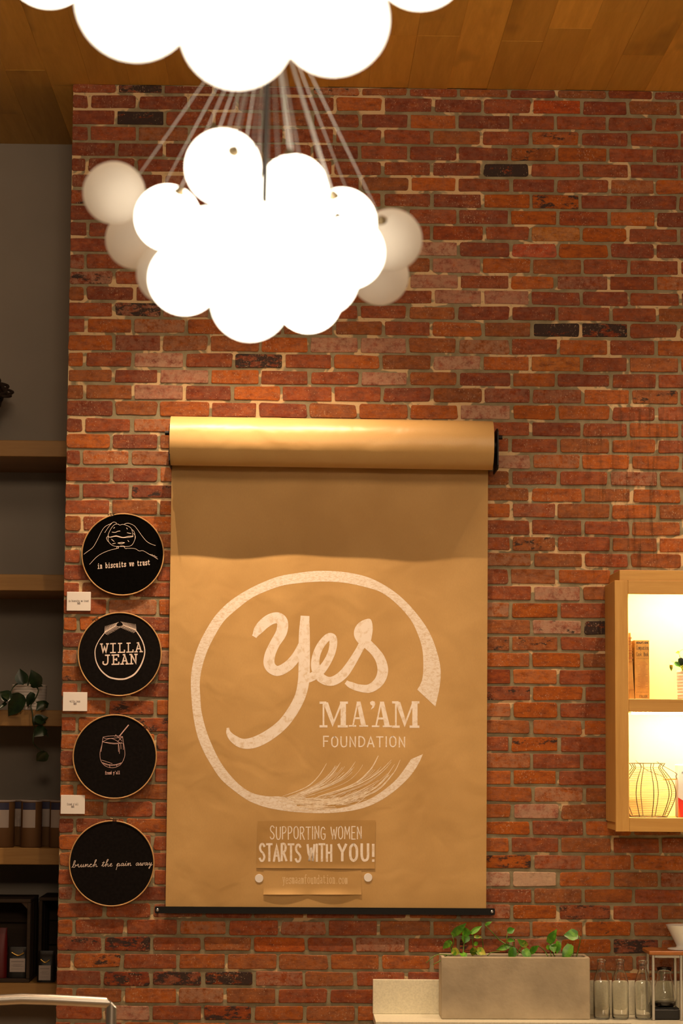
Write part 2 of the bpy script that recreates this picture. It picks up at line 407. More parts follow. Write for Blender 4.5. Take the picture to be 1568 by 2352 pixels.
M['pages'] = plain('book_pages', (0.7, 0.6, 0.4), 0.8); M['bookink'] = plain('dark_print', (0.05, 0.035, 0.03), 0.8)
M['bookink2'] = plain('brown_print', (0.34, 0.14, 0.05), 0.8)
M['carton'] = plain('white_carton', (0.62, 0.60, 0.58), 0.6); M['cartonred'] = plain('red_print', (0.50, 0.02, 0.01), 0.5); M['cartonor'] = plain('orange_print', (0.85, 0.12, 0.01), 0.5)
M['globe'] = emit('lit_globe', (1.0, 0.88, 0.68), 6.5)
M['globeoff'] = frosted('frosted_globe'); M['cord'] = plain('pale_cord', (0.55, 0.52, 0.48), 0.5); M['rod'] = plain('dark_bronze', (0.02, 0.015, 0.012), 0.4, metal=0.5)
M['cap'] = plain('globe_fitting', (0.30, 0.22, 0.12), 0.4, metal=0.7)
M['floor'] = plain('floor_boards', (0.42, 0.29, 0.16), 0.7, noise=0.1, nscale=2)

# ------------------------------------------------------------------ brick wall
XL = W(165, 205).x * 0.5 + W(131, 2340).x * 0.5          # left end of the brick pier
XR = W(2250, 1200).x; RECESS = 0.99
mb = MB(); mb.box((XL + 0.001, 0.0045, 0.0), (XR, RECESS, CEIL))
wall = struct(obj('wall_back', mb, M['mortar']))
JY = [226.5, 263, 299.5, 336, 372, 408, 444, 481, 518.5, 555, 592, 630, 666, 702, 738.5, 776, 816, 854, 890, 928, 966.5, 1003.5, 1041,
      1078.5, 1117, 1154, 1191.5, 1230, 1267, 1304, 1343, 1381.6, 1421, 1459, 1497, 1534.7, 1573.5, 1611, 1650.6, 1689, 1728.6, 1767,
      1804.5, 1844, 1882.7, 1920.6, 1960, 1999, 2038.5, 2076, 2114, 2153, 2191.5, 2231, 2270, 2309.8, 2349]
JZ = [W(1190, y).z for y in JY]
pitch = (JZ[0] - JZ[-1]) / (len(JZ) - 1)
while JZ[-1] > 0.05: JZ.append(JZ[-1] - pitch)
ODD = [W(x, 240).x for x in (204, 314, 433, 542, 655, 768, 880, 994, 1109, 1219, 1333, 1442, 1556)]
EVEN = [W(x, 260).x for x in (269, 376, 489, 602, 715, 828, 940, 1052, 1172, 1278, 1397, 1503)]
def extend(a):
    a = list(a); p = (a[-1] - a[0]) / (len(a) - 1)
    while a[-1] < XR: a.append(a[-1] + p)
    return a
ODD, EVEN = extend(ODD), extend(EVEN)
RED, DRED, ORG, BRN, PNK, WHT = (0.255, 0.056, 0.015), (0.195, 0.040, 0.015), (0.37, 0.092, 0.011), (0.27, 0.080, 0.018), (0.33, 0.125, 0.080), (0.56, 0.38, 0.25)
SPECIAL = {  # pixel of a brick -> (tint, soot, pale)
 (325,270):(DRED,1.0,0), (1165,391):(DRED,1.0,0), (1268,762):(DRED,1.0,0), (1420,762):(DRED,.7,0), (606,829):(DRED,.7,.1),
 (1390,1438):(DRED,.9,0), (292,2169):(DRED,.6,0), (315,2249):(DRED,.5,0), (407,2249):(DRED,.6,.1), (530,2249):(RED,.8,0), (530,2326):(RED,.45,0),
 (345,192):(DRED,.7,.2), (210,630):(DRED,.4,.4), (310,705):(DRED,.6,.3), (1205,352):(BRN,.35,0), (1300,465):(ORG,.4,0), (1390,718):(ORG,.6,.3),
 (1290,1438):(PNK,.15,.7), (1225,2018):(WHT,0,1.0), (1145,2018):(PNK,0,.9), (1015,575):(PNK,0,.7), (1022,612):(PNK,0,.35), (1130,947):(PNK,0,.75),
 (1178,1060):(PNK,0,.65), (772,792):(PNK,0,.6), (885,792):(PNK,.0,.5), (881,869):(PNK,0,.55), (1054,833):(PNK,0,.7), (1107,943):(PNK,0,.7),
 (328,822):(PNK,0,.7), (391,861):(PNK,0,.5), (370,900):(PNK,0,.4), (1165,1864):(PNK,0,.5), (1230,1864):(PNK,0,.6), (1010,640):(PNK,0,.5), (960,640):(PNK,0,.4),
 (340,2325):(PNK,.1,.5), (640,585):(RED,0,.1), (1140,685):(PNK,0,.35), (1060,685):(PNK,0,.4),
 (1274,248):((0.40,0.07,0.012),.1,0), (1278,539):((0.42,0.15,0.02),0,.2), (1227,575):((0.42,0.055,0.012),0,.2), (1340,575):(ORG,0,0), (1162,465):(ORG,0,0),
 (1276,465):(ORG,.15,0), (1227,500):(ORG,0,0), (1340,800):(ORG,0,.1), (1240,834):((0.42,0.13,0.016),0,.1), (1420,539):(ORG,0,0),
 (1195,1343):(RED,0,.2), (1280,1325):(DRED,0,.8), (1270,1362):(PNK,.1,.6), (1240,1400):(ORG,0,0), (1260,1517):(ORG,0,0), (1240,1554):((0.44,0.12,0.014),0,.15),
 (1270,1590):(ORG,0,0), (1240,1630):(ORG,0,0), (1240,1708):(ORG,.35,0), (1230,1787):(ORG,0,0), (1150,1901):(ORG,0,0), (1170,1980):(ORG,.45,0), (1400,2134):(ORG,.15,0),
 (1260,2095):(ORG,0,0), (1480,2170):(DRED,.6,.1), (1380,2170):(ORG,0,0), (300,2170):(DRED,.6,0), (620,2170):((0.40,0.09,0.014),0,0), (550,2132):((0.34,0.07,0.015),0,.1)}
ZCUT = JZ[-1]
def brick_tone(rng, x, z):
    """tone of a brick from where it sits in the wall: redder top left, more orange right"""
    for (sx, sz), v in SPW:
        if abs(x - sx) < 0.085 and abs(z - sz) < 0.034: return v
    fx = (x - XL) / (2.6); fz = (z - W(784, 2352).z) / (CEIL - W(784, 2352).z)
    po = 0.10 + 0.30 * max(0, min(1, fx)) + 0.22 * (1 - fz) - 0.16 * (fz > 0.75)
    r = rng.random()
    if r < po * 0.75: t = ORG
    elif r < po + 0.10: t = BRN
    elif r < po + 0.10 + 0.40: t = RED
    else: t = DRED
    j = 1 + rng.uniform(-0.16, 0.16); t = tuple(c * j for c in t)
    pale = rng.random(); pale = 0.4 * (pale - 0.80) / 0.20 if pale > 0.80 else 0.10
    soot = 0.35 if rng.random() < 0.03 else 0.0
    return (t, soot, pale)
SPW = [((W(a, b).x, W(a, b).z), v) for (a, b), v in SPECIAL.items()]
def brick_shape(rng, x0, x1, z0, z1):
    """one weathered brick: irregular rounded outline with a worn front edge"""
    w_, h_ = x1 - x0, z1 - z0; r = min(0.008 * rng.uniform(0.5, 1.5), h_ * 0.3, w_ * 0.3)
    P = []
    for (cx, cz, a0) in ((x1 - r, z1 - r, 0), (x0 + r, z1 - r, 90), (x0 + r, z0 + r, 180), (x1 - r, z0 + r, 270)):
        rr = r * rng.uniform(0.6, 1.25)
        for a in (6, 45, 84): P.append((cx + rr * math.cos(math.radians(a0 + a)), cz + rr * math.sin(math.radians(a0 + a))))
    P2 = []
    n = len(P)
    for i in range(n):
        P2.append(P[i])
        j = (i + 1) % n
        if i % 3 == 2:
            k = 2 if abs(P[i][0] - P[j][0]) > 0.1 else 1
            for q in range(1, k + 1):
                t = q / (k + 1); P2.append((lerp(P[i][0], P[j][0], t) + rng.uniform(-.0009, .0009), lerp(P[i][1], P[j][1], t) + rng.uniform(-.0012, .0012)))
    n = len(P2); cx, cz = (x0 + x1) / 2, (z0 + z1) / 2
    yf = rng.uniform(-0.0015, 0.0012); e = 0.0022
    vs = [(x, 0.006, z) for x, z in P2] + [(x, yf + 0.0016, z) for x, z in P2]
    vs += [(x + (e if x < cx else -e), yf, z + (e if z < cz else -e)) for x, z in P2]
    fs = [tuple(2*n + i for i in range(n))]
    for a in (0, n):
        for i in range(n):
            j = (i + 1) % n; fs.append((a + i, a + j, a + n + j, a + n + i))
    return vs, fs
rng = random.Random(7)
BR = []   # every brick: outline, tone, size in the photograph
tops = [CEIL - 0.002] + JZ
for r in range(len(tops) - 1):
    js = ODD if r % 2 == 1 else EVEN
    if r == 0: js = EVEN
    zt, zb = tops[r] - (0.0055 if r else 0), tops[r + 1] + 0.0055
    if zt - zb < 0.015: continue
    edges = [XL] + [x + rng.uniform(-.006, .006) for x in js if x > XL + 0.03]
    for i in range(len(edges) - 1):
        a = edges[i] + (0.0065 if i else 0.0); b = min(edges[i + 1] - 0.0065, XR)
        if b - a < 0.02: continue
        BR.append((r, a, b, zb + rng.uniform(-.001, .001), zt + rng.uniform(-.001, .001)))
def px_of(x, z, Y=0.0):
    v = ROT.to_3x3().transposed() @ (Vector((x, Y, z)) - CAM)
    return (CW / 2 + F_PX * v.x / -v.z, CH / 2 - F_PX * v.y / -v.z)
def hidden(px, py):
    if 385 < px < 1125 and 955 < py < 2098: return True
    if px > 1395 and 1312 < py < 1908: return True
    if 230 < px < 930 and 330 < py < 760: return True
    if (px - 560) ** 2 + (py + 0) ** 2 < 210 ** 2: return True
    if px > 870 and py > 2255: return True
    if px > 1010 and py > 2195: return True
    for cx, cy in ((282,1273),(275,1502),(263,1738),(256,1983)):
        if (px - cx) ** 2 + (py - cy) ** 2 < 88 ** 2: return True
    return px < 0 or px > 1568 or py < 190 or py > 2352
vis = []
for k, bq in enumerate(BR):
    p0 = px_of(bq[1], bq[3]); p1 = px_of(bq[2], bq[4])
    c = ((p0[0] + p1[0]) / 2, (p0[1] + p1[1]) / 2)
    wv = max(0, min(p1[0], 1568) - max(p0[0], 0)); hv = max(0, min(p0[1], 2352) - max(p1[1], 0))
    sh = 0 if hidden(*c) else 1
    if sh:
        for q in (0.12, 0.88):
            if hidden(lerp(p0[0], p1[0], q), c[1]): sh -= 0.4
    vis.append((-(wv * hv * sh), k))
single = set(k for s_, k in sorted(vis)[:300] if s_ < 0)
def set_attrs(me, tints, wears):
    for nm, vals in (('tint', tints), ('wear', wears)):
        a = me.attributes.new(nm, 'FLOAT_COLOR', 'POINT')
        flat = []
        for v in vals: flat += [v[0], v[1], v[2], 1.0]
        a.data.foreach_set('color', flat)
allmb = MB(); at_, aw_ = [], []
for k, (r, a, b, z0, z1) in enumerate(BR):
    rr = random.Random(k * 13 + 5)
    vs, fs = brick_shape(rr, a, b, z0, z1)
    t, s_, p_ = brick_tone(rr, (a + b) / 2, (z0 + z1) / 2); rv = rr.random()
    if k in single:
        m1 = MB().add(vs, fs); c = Vector(((a + b) / 2, 0.003, (z0 + z1) / 2))
        me = mesh_of('brick', m1, M['brick'], c); set_attrs(me, [t] * len(vs), [(s_, p_, rv)] * len(vs))
        o = bpy.data.objects.new('brick', me); COL.objects.link(o); o.parent = wall; o.location = c
    else:
        allmb.add(vs, fs); at_ += [t] * len(vs); aw_ += [(s_, p_, rv)] * len(vs)
me = mesh_of('brick_courses', allmb, M['brick']); set_attrs(me, at_, aw_)
o = bpy.data.objects.new('brick_courses', me); COL.objects.link(o); o.parent = wall; o['kind'] = 'stuff'

# ------------------------------------------------------------------ recess, floor, ceiling
XW = XL - 2.6
mb = MB(); mb.box((XW, RECESS, 0), (XL + 0.001, RECESS + 0.1, CEIL)); struct(obj('wall_left', mb, M['plaster']))
mb = MB(); mb.box((-7, -16, -0.1), (7, RECESS + 0.1, 0)); struct(obj('floor', mb, M['floor']))
mb = MB(); mb.box((-7, -16, CEIL + 0.012), (7, RECESS + 0.1, CEIL + 0.12)); ceil = struct(obj('ceiling', mb, M['ceil']))
rc = random.Random(3)
x = XW
while x < XR:
    y = RECESS if x + 0.08 < XL else 0.0
    y0 = y - rc.uniform(0.5, 1.5)
    while y > -3.2:
        mb = MB(); dz = rc.uniform(-0.0012, 0.0012)
        mb.bbox((x + 0.0003, y0 + 0.0003, CEIL + dz), (x + 0.1667, y - 0.0003, CEIL + 0.012), 0.0007)
        obj('ceiling_plank', mb, M['plank'], ceil, at=(x + .08, (y + y0) / 2, CEIL))
        y = y0; y0 = y - rc.uniform(0.9, 1.9)
    x += 0.167

# ------------------------------------------------------------------ lettering: strokes laid as thin ribbons on a surface
def ribbon(mb, pts, hw, S, lift=0.0, capx=True):
    """pts: [(px, py)] with half widths hw (number or list), S maps a pixel to the surface"""
    P = [(p[0], p[1]) for p in pts]
    H = list(hw) if isinstance(hw, (list, tuple)) else [hw] * len(P)
    Q = [P[0]]; HH = [H[0]]
    for p, h in zip(P[1:], H[1:]):
        if math.hypot(p[0] - Q[-1][0], p[1] - Q[-1][1]) > 1e-4: Q.append(p); HH.append(h)
    P, H = Q, HH
    if len(P) < 2: return
    n = len(P)
    if capx:
        for e, i, j in ((0, 0, 1), (n - 1, n - 1, n - 2)):
            dx, dy = P[i][0] - P[j][0], P[i][1] - P[j][1]; d = math.hypot(dx, dy); P[e] = (P[i][0] + dx / d * H[i] * 0.6, P[i][1] + dy / d * H[i] * 0.6)
    vs = []
    for i in range(n):
        a, b = P[max(i - 1, 0)], P[min(i + 1, n - 1)]
        d1 = (P[i][0] - a[0], P[i][1] - a[1]); d2 = (b[0] - P[i][0], b[1] - P[i][1])
        l1, l2 = math.hypot(*d1), math.hypot(*d2)
        u = (d1[0] / l1 if l1 else d2[0] / l2, d1[1] / l1 if l1 else d2[1] / l2); v = (d2[0] / l2 if l2 else u[0], d2[1] / l2 if l2 else u[1])
        t = (u[0] + v[0], u[1] + v[1]); lt = math.hypot(*t)
        if lt < 0.3: t = v; lt = 1.0
        nx, ny = -t[1] / lt, t[0] / lt
        k = 1.0 / max(0.55, abs(nx * -u[1] + ny * u[0])) if (l1 and l2) else 1.0
        h = H[i] * k
        for s in (1, -1):
            q = S(P[i][0] + nx * h * s, P[i][1] + ny * h * s); vs.append((q.x, q.y - lift, q.z))
    mb.add(vs, [(2*i, 2*i+1, 2*i+3, 2*i+2) for i in range(n - 1)])
def poly(mb, pts, S, lift=0.0):
    vs = []
    for p in pts:
        q = S(*p); vs.append((q.x, q.y - lift, q.z))
    mb.add(vs, [tuple(range(len(vs)))])

SANS = {
'S':(4,'c 3.6,5.2 2.6,6 1.2,5.9 .4,4.8 1,3.6 2.6,2.7 3.6,1.5 2.8,.2 1.2,0 .2,.9'), 'U':(4,'c .3,6 .3,2 1,.3 2.1,0 3.3,.5 3.7,2 3.7,6'),
'P':(3.8,'l .4,0 .4,6|c .4,5.9 2.4,5.9 3.4,4.6 2.4,3.1 .4,2.9'), 'O':(4.2,'o 2.1,6 .5,5 .3,3 .6,1 2.1,0 3.6,1 3.9,3 3.6,5'),
'R':(4,'l .4,0 .4,6|c .4,5.9 2.4,5.9 3.3,4.6 2.4,3.2 .4,3|l 1.6,3.1 3.8,0'), 'T':(4,'l 0,6 4,6|l 2,6 2,0'), 'I':(1,'l .5,0 .5,6'),
'N':(4,'l .4,0 .4,6 3.6,0 3.6,6'), 'G':(4.1,'c 3.6,5 2.4,6 .9,5.3 .3,3 1,.6 2.4,0 3.7,.8 3.8,2.6|l 3.9,2.7 2.2,2.7'),
'W':(5,'l 0,6 1.2,0 2.5,5 3.8,0 5,6'), 'M':(4.8,'l .2,0 .6,6 2.4,2 4.2,6 4.6,0'), 'E':(3.6,'l 3.4,6 .4,6 .4,0 3.4,0|l .4,3.1 2.8,3.1'),
'H':(4,'l .4,0 .4,6|l 3.6,0 3.6,6|l .4,3.1 3.6,3.1'), 'Y':(4,'l 0,6 2,3 4,6|l 2,3 2,0'), 'A':(4.2,'l .1,0 2.1,6 4.1,0|l .9,2 3.3,2'),
'D':(4,'l .4,0 .4,6|c .4,6 2.4,5.7 3.7,4.2 3.7,1.9 2.4,.3 .4,0'), 'F':(3.6,'l 3.4,6 .4,6 .4,0|l .4,3.2 2.8,3.2'), '!':(1,'l .5,6 .5,1.8|l .5,.4 .5,0'),
'C':(4,'c 3.6,5 2.4,6 .9,5.3 .3,3 1,.6 2.4,0 3.7,1'), 'L':(3.4,'l .4,6 .4,0 3.2,0'), "'":(1,'l .6,6 .4,4.6'), 'B':(3.8,'l .4,0 .4,6|c .4,6 2.6,5.8 3,4.5 2,3.2 .4,3.1|c .4,3.1 2.6,3 3.6,1.6 2.6,.2 .4,0'),
'K':(4,'l .4,0 .4,6|l 3.6,6 .5,2.6|l 1.6,3.6 3.8,0'), ' ':(2.4,''), '$':(3.6,'c 3.2,4.8 2.2,5.6 .8,5.2 .6,4 1.8,3 3,2 2.8,.8 1.6,.4 .4,1.2|l 1.8,6.4 1.8,-.4'),
'6':(3.6,'c 3,5.8 1.2,4.6 .4,2.4 .9,.4 2,0 3.1,.8 3.1,2.4 2,3.4 .6,2.6'), '5':(3.6,'l 3.1,6 .8,6 .6,3.3|c .6,3.3 2,3.8 3.2,2.8 3.1,.8 1.8,0 .4,.6'),
'.':(1,'l .5,.3 .5,0')}
TYPE = {
'i':'l 1,4 2.2,4 2.2,0|l .8,0 3.6,0|l 2.1,5.3 2.1,5.8', 'n':'l .3,4 1.1,4 1.1,0|l .2,0 1.9,0|c 1.1,3.1 2.2,4 3.1,3.4 3.2,2.4 3.2,0|l 2.5,0 4,0',
'b':'l .1,6 .9,6 .9,0|c .9,3 2.2,4 3.6,3 3.6,1 2.2,0 .9,1', 's':'c 3.3,3.1 2.3,4 .9,3.6 .9,2.5 3.2,1.7 3.2,.4 2,-.1 .7,.8|l 3.4,4 3.4,3|l .6,1 .6,0',
'c':'c 3.4,2.9 2.4,4 1,3.6 .5,2 1,.4 2.3,0 3.5,.9|l 3.5,3.8 3.5,2.8', 'u':'l .2,4 1,4|c 1,4 1,1.6 1.3,.2 2.4,0 3.1,1|l 2.4,4 3.1,4 3.1,0 3.9,0',
't':'c 1.4,5.4 1.4,1.2 1.8,.1 2.8,0 3.5,.7|l .3,4 3.2,4', 'w':'l -.1,4 1.1,4|l .5,4 1.3,0 2,3.2 2.7,0 3.5,4|l 2.9,4 4.1,4',
'e':'l .6,2.1 3.5,2.1|c 3.5,2.1 3.2,3.6 2,4 .8,3.3 .5,2 1,.4 2.2,0 3.4,.7', 'r':'l .4,4 1.4,4 1.4,0|l .4,0 2.8,0|c 1.4,2.8 2.3,3.9 3.5,3.7',
'f':'c 3.4,5.7 2.4,6 1.6,5.3 1.6,0|l .5,4 3,4|l .6,0 2.8,0', 'o':'o 2,4 .8,3.4 .4,2 .8,.6 2,0 3.2,.6 3.6,2 3.2,3.4', 'y':'l 0,4 1.2,4|l .6,4 2,0|l 3.4,4 1.6,-1.2 .6,-1.6|l 2.7,4 4,4',
'l':'l 1,6 2,6 2,0|l .8,0 3.4,0', 'a':'c .8,3.6 2,4 3,3.4 3.1,2.4 3.1,.4 3.9,0|c 3.1,2.3 1,2 .6,1 1.4,0 3.1,.9', "'":'l 2,6 1.9,4.8',
'é':'l .6,2.1 3.5,2.1|c 3.5,2.1 3.2,3.6 2,4 .8,3.3 .5,2 1,.4 2.2,0 3.4,.7|l 1.8,4.9 2.7,6', 'j':'c 2.2,4 2.2,-.6 1.6,-1.6 .6,-1.4|l 1,4 2.2,4|l 2.1,5.3 2.1,5.8',
'm':'l 0,4 .6,4 .6,0|c .6,3.2 1.3,4 2,3.2 2,0|c 2,3.2 2.8,4 3.4,3.2 3.4,0', 'd':'l 2.4,6 3.2,6 3.2,0 3.9,0|c 3.2,3 1.8,4 .5,3 .5,1 1.8,0 3.2,1', 'p':'l .2,4 1,4 1,-2|c 1,3 2.2,4 3.6,3 3.6,1 2.2,0 1,1',
'k':'l .3,6 1,6 1,0|l 3.2,4 1,1.8|l 1.8,2.5 3.6,0', 'h':'l .3,6 1.1,6 1.1,0|c 1.1,3.1 2.2,4 3.1,3.4 3.2,2.4 3.2,0', '.':'l 2,.3 2,0', ' ':'',
'W':'l -.1,6 1.2,6|l .5,6 1.4,0 2.3,4.4 3.2,0 4.1,6|l 3.4,6 4.7,6', 'I':'l .8,6 3.8,6|l 2.3,6 2.3,0|l .8,0 3.8,0', 'L':'l .4,6 2.4,6|l 1.3,6 1.3,0|l .3,0 4,0 4,1.4',
'A':'l .8,0 2.3,6 3.8,0|l 1.3,2 3.3,2|l 0,0 1.6,0|l 3,0 4.6,0|l 1.4,6 2.4,6', 'J':'l 1.6,6 4,6|c 3,6 3,1.8 2.4,.2 1.2,0 .3,.7 .4,1.9',
'E':'l .2,6 3.9,6 3.9,4.8|l 1.1,6 1.1,0|l .2,0 4.1,0 4.1,1.3|l 1.1,3.1 2.8,3.1|l 2.8,3.8 2.8,2.4', 'N':'l 0,6 1,6 3.5,.1 3.5,6|l 2.8,6 4.3,6|l .9,5.8 .9,0|l .1,0 1.8,0'}
HAND = {
'b':(2.8,'c 0,0 .9,1.6 1.7,5 1.3,5.8 .9,5 .6,1 1,.1 1.8,.2 2.2,1.3 1.9,2.1 2.8,1.9'), 'r':(2.5,'c 0,1.9 .5,1.2 .8,2.6 1.3,2.3 1.4,.6 1.8,.1 2.5,.6'),
'u':(2.9,'c 0,.6 .6,2.4 .6,.6 1,.1 1.6,.8 2,2.4 2,.6 2.4,.1 2.9,.6'), 'n':(2.8,'c 0,.6 .4,2.2 .7,2.3 .7,.1 1.1,1.6 1.7,2.4 2,2 2,.5 2.3,.1 2.8,.6'),
'c':(2.2,'c 0,.6 .9,1.9 1.6,2.1 1,2.5 .4,1.5 .7,.2 1.5,.1 2.2,.6'), 'h':(3.3,'c 0,.6 1.2,3 2,5.6 1.6,6 1.2,5 .9,.1 1.4,1.7 2,2.3 2.3,1.8 2.3,.5 2.7,.1 3.3,.5'),
't':(1.7,'c 0,.6 .8,2.6 1.1,4.8 .8,.9 1.1,.1 1.7,.6|l .1,3.3 1.8,3.5'), 'e':(2,'c 0,.6 .9,1.2 1.4,2 1,2.5 .4,1.6 .6,.3 1.3,.1 2,.6'),
'p':(2.6,'c 0,.6 .6,2.3 .7,2 .2,-3|c .5,1.0 1.2,2.3 1.8,1.7 1.5,.3 .7,.2|c 1.5,.4 2,.2 2.6,.6'), 'a':(2.6,'c 1.7,1.9 1,2.4 .3,1.4 .6,.2 1.3,.6 1.8,2.2 1.8,.6 2.1,.1 2.6,.6'),
'i':(1.6,'c 0,.6 .6,2.4 .6,.6 1,.1 1.6,.6|l .85,3.5 .95,3.8'), 'w':(3.1,'c 0,.6 .5,2.4 .6,.5 1.1,.1 1.6,2.2 1.6,.5 2.1,.1 2.6,2.3 3.1,1.9'),
'y':(2.6,'c 0,.6 .5,2.4 .6,.8 1.1,.2 1.8,2.3 1.6,0 1.0,-2.6 .6,-2.2 1.4,-.6 2.6,.6'), ' ':(2.6,'')}
def glyph(font, ch):
    g = font.get(ch, '')
    if isinstance(g, tuple): return g
    return (4.3 if font is TYPE else 4.0, g)
def text(mb, s, font, x0, x1, yb, cap, hw, S, slope=0.0, track=0.8, slant=0.0, lift=0.0, wob=0.0, seed=1):
    """write s between px x0 and x1 with its baseline at yb (px) and cap height cap (px)"""
    rg = random.Random(seed); tot = sum(glyph(font, c)[0] for c in s) + track * (len(s) - 1); u = (x1 - x0) / tot; vy = cap / 6.0; cx = 0; k = 0
    for ch in s:
        adv, g = glyph(font, ch)
        jy = rg.uniform(-wob, wob); js = 1 + rg.uniform(-wob, wob) * 0.02
        for part in (g.split('|') if g else []):
            kd, body = part[0], part[2:]
            pts = [tuple(float(q) for q in t.split(',')) for t in body.split()]
            if kd == 'c': pts = catmull(pts, 5)
            elif kd == 'o': pts = catmull(pts, 4, True); pts.append(pts[0]); pts.append(pts[1])
            else:
                o = [pts[0]]
                for a, b in zip(pts, pts[1:]): o += [(lerp(a[0], b[0], t), lerp(a[1], b[1], t)) for t in (0.5, 1.0)]
                pts = o
            P = []
            for (gx, gy) in pts:
                X = x0 + (cx + gx + slant * gy) * u; P.append((X, yb - gy * vy * js + jy + slope * (X - x0)))
            k += 1; ribbon(mb, P, hw, S, lift + (k % 7) * 0.00001)
        cx += adv + track
def lines(mb, data, hw, S, conv=lambda x, y: (x, y), lift=0.0, smooth=True):
    for k, ln in enumerate(data):
        P = [conv(*p) for p in ln]
        if smooth and len(P) > 2: P = catmull(P, 4)
        ribbon(mb, P, hw, S, lift + (k % 9) * 0.00001)

# ------------------------------------------------------------------ the paper roll on the wall
YR = -0.12; RL = W(392, 1013, YR); RR_ = W(1130, 1024.0, YR); RRAD = 0.1005
roll = thing('paper_roll', 'wide kraft paper roll hung down the brick wall with white hand-lettered round sign', 'paper roll', (RL + RR_) / 2 + Vector((0, 0.1, -2.0)))
ax = (RR_ - RL).normalized()
mb = MB(); nseg = 64; v1, v2 = ax.cross(Vector((0, 1, 0))).normalized(), None
v2 = ax.cross(v1)
vs = []
NL = 24
for i in range(NL + 1):
    c = RL.lerp(RR_, i / NL)
    for k in range(nseg):
        a = 2 * PI * k / nseg; r_ = RRAD + 0.0008 * math.sin(a * 3 + 1)
        vs.append(c + (v1 * math.cos(a) + v2 * math.sin(a)) * r_)
fs = [(i*nseg + k, i*nseg + (k+1) % nseg, (i+1)*nseg + (k+1) % nseg, (i+1)*nseg + k) for i in range(NL) for k in range(nseg)]
mb.add(vs, fs, True); mb.add(vs[:nseg], [tuple(range(nseg))]); mb.add(vs[-nseg:], [tuple(range(nseg))])
obj('rolled_paper', mb, M['roll'], roll)
YS = -0.021
def und(X, Z):
    t = max(0.0, min(1.0, (Z - W(784, 1700).z) / 0.8)); t = t * t * (3 - 2 * t)
    return (0.0060 * math.sin(X * 9.0 + 0.6) + 0.0035 * math.sin(X * 17.0 + 2.0)) * t * (1 - 0.5 * t) + 0.0016 * math.sin(X * 6 + Z * 5.0) * math.sin(Z * 7.5 + X * 2) + 0.0022
def SP(px, py):
    q = W(px, py, YS); q.y = YS - und(q.x, q.z) - 0.00022; return q
mb = MB(); NX, NZ = 70, 110; vs = []
for j in range(NZ + 1):
    t = j / NZ; pyl = lerp(1020, 2090, t)
    for i in range(NX + 1):
        s = i / NX; pxl = lerp(lerp(395, 380, t), lerp(1120.5, 1116, t), s); q = W(pxl, pyl + 9 * s, YS)
        g = min(1.0, j / 6); e = 1 - min(1.0, (NZ - j) / 5.0)
        q.y = YS - und(q.x, q.z) * g * (1 - e); vs.append(q)
mb.add(vs, [(j*(NX+1)+i, j*(NX+1)+i+1, (j+1)*(NX+1)+i+1, (j+1)*(NX+1)+i) for j in range(NZ) for i in range(NX)], True)
sheet = obj('paper_sheet', mb, M['paper'], roll, fix=False)
# the drawn ring: crop coordinates of the drawing, 2.45 to a pixel
C2 = lambda x, y: (420 + x / 2.45, 1280 + y / 2.45)
ringp = [((1420,840),(1318,745)),((1445,720),(1345,690)),((1448,620),(1352,600)),((1425,520),(1345,510)),((1390,430),(1320,430)),((1340,350),(1280,350)),((1260,255),(1205,265)),
 ((1170,180),(1120,200)),((1060,120),(1040,172)),((950,90),(930,147)),((840,78),(840,138)),((740,78),(760,138)),((640,90),(660,145)),((540,108),(560,160)),((440,145),(470,190)),
 ((350,190),(385,230)),((260,250),(300,295)),((185,325),(230,360)),((130,410),(180,440)),((90,490),(140,520)),((60,580),(110,610)),((45,680),(95,700)),((48,790),(98,790)),
 ((58,890),(105,870)),((80,1000),(130,970)),((115,1090),(165,1060)),((160,1170),(210,1150)),((215,1250),(265,1225)),((290,1315),(330,1290)),((370,1370),(400,1330)),((460,1405),(480,1345)),((560,1425),(560,1348)),((640,1434),(640,1385))]
o_ = catmull([a for a, b in ringp], 4); i_ = catmull([b for a, b in ringp], 4)
mb = MB(); vs = []
for a, b in zip(o_, i_):
    for t in (0, .5, 1):
        vs.append(SP(*C2(lerp(a[0], b[0], t), lerp(a[1], b[1], t))))
mb.add(vs, [(3*i+k, 3*i+k+1, 3*i+k+4, 3*i+k+3) for i in range(len(o_) - 1) for k in range(2)])
co = catmull([(640,1434),(760,1440),(880,1435),(1000,1415),(1100,1375),(1190,1315),(1270,1240),(1320,1170),(1350,1107)], 4)
ci = catmull([(640,1400),(750,1422),(860,1415),(960,1393),(1050,1360),(1130,1310),(1200,1250),(1250,1185),(1282,1137)], 4)
vs = []
for a, b in zip(co, ci): vs += [SP(*C2(*a)), SP(*C2(*b))]
mb.add(vs, [(2*i, 2*i+1, 2*i+3, 2*i+2) for i in range(len(co) - 1)])
obj('drawn_ring', mb, M['chalk'], roll, fix=False)
mb = MB(); rh = random.Random(5)
tips = [((808,1160),(760,1235),(690,1295),(560,1345)),((885,1155),(840,1220),(760,1285),(600,1355)),((970,1150),(920,1215),(830,1275),(640,1350)),((1098,1118),(1050,1200),(950,1280),(760,1345)),
 ((1172,1140),(1100,1210),(1000,1270),(820,1340)),((1222,1140),(1180,1220),(1080,1320),(900,1380)),((1160,1225),(1080,1300),(960,1350),(800,1395)),((1100,1255),(1000,1310),(900,1350),(740,1385)),
 ((1190,1165),(1120,1260),(1010,1340),(860,1395)),((830,1250),(770,1290),(690,1330),(560,1370))]
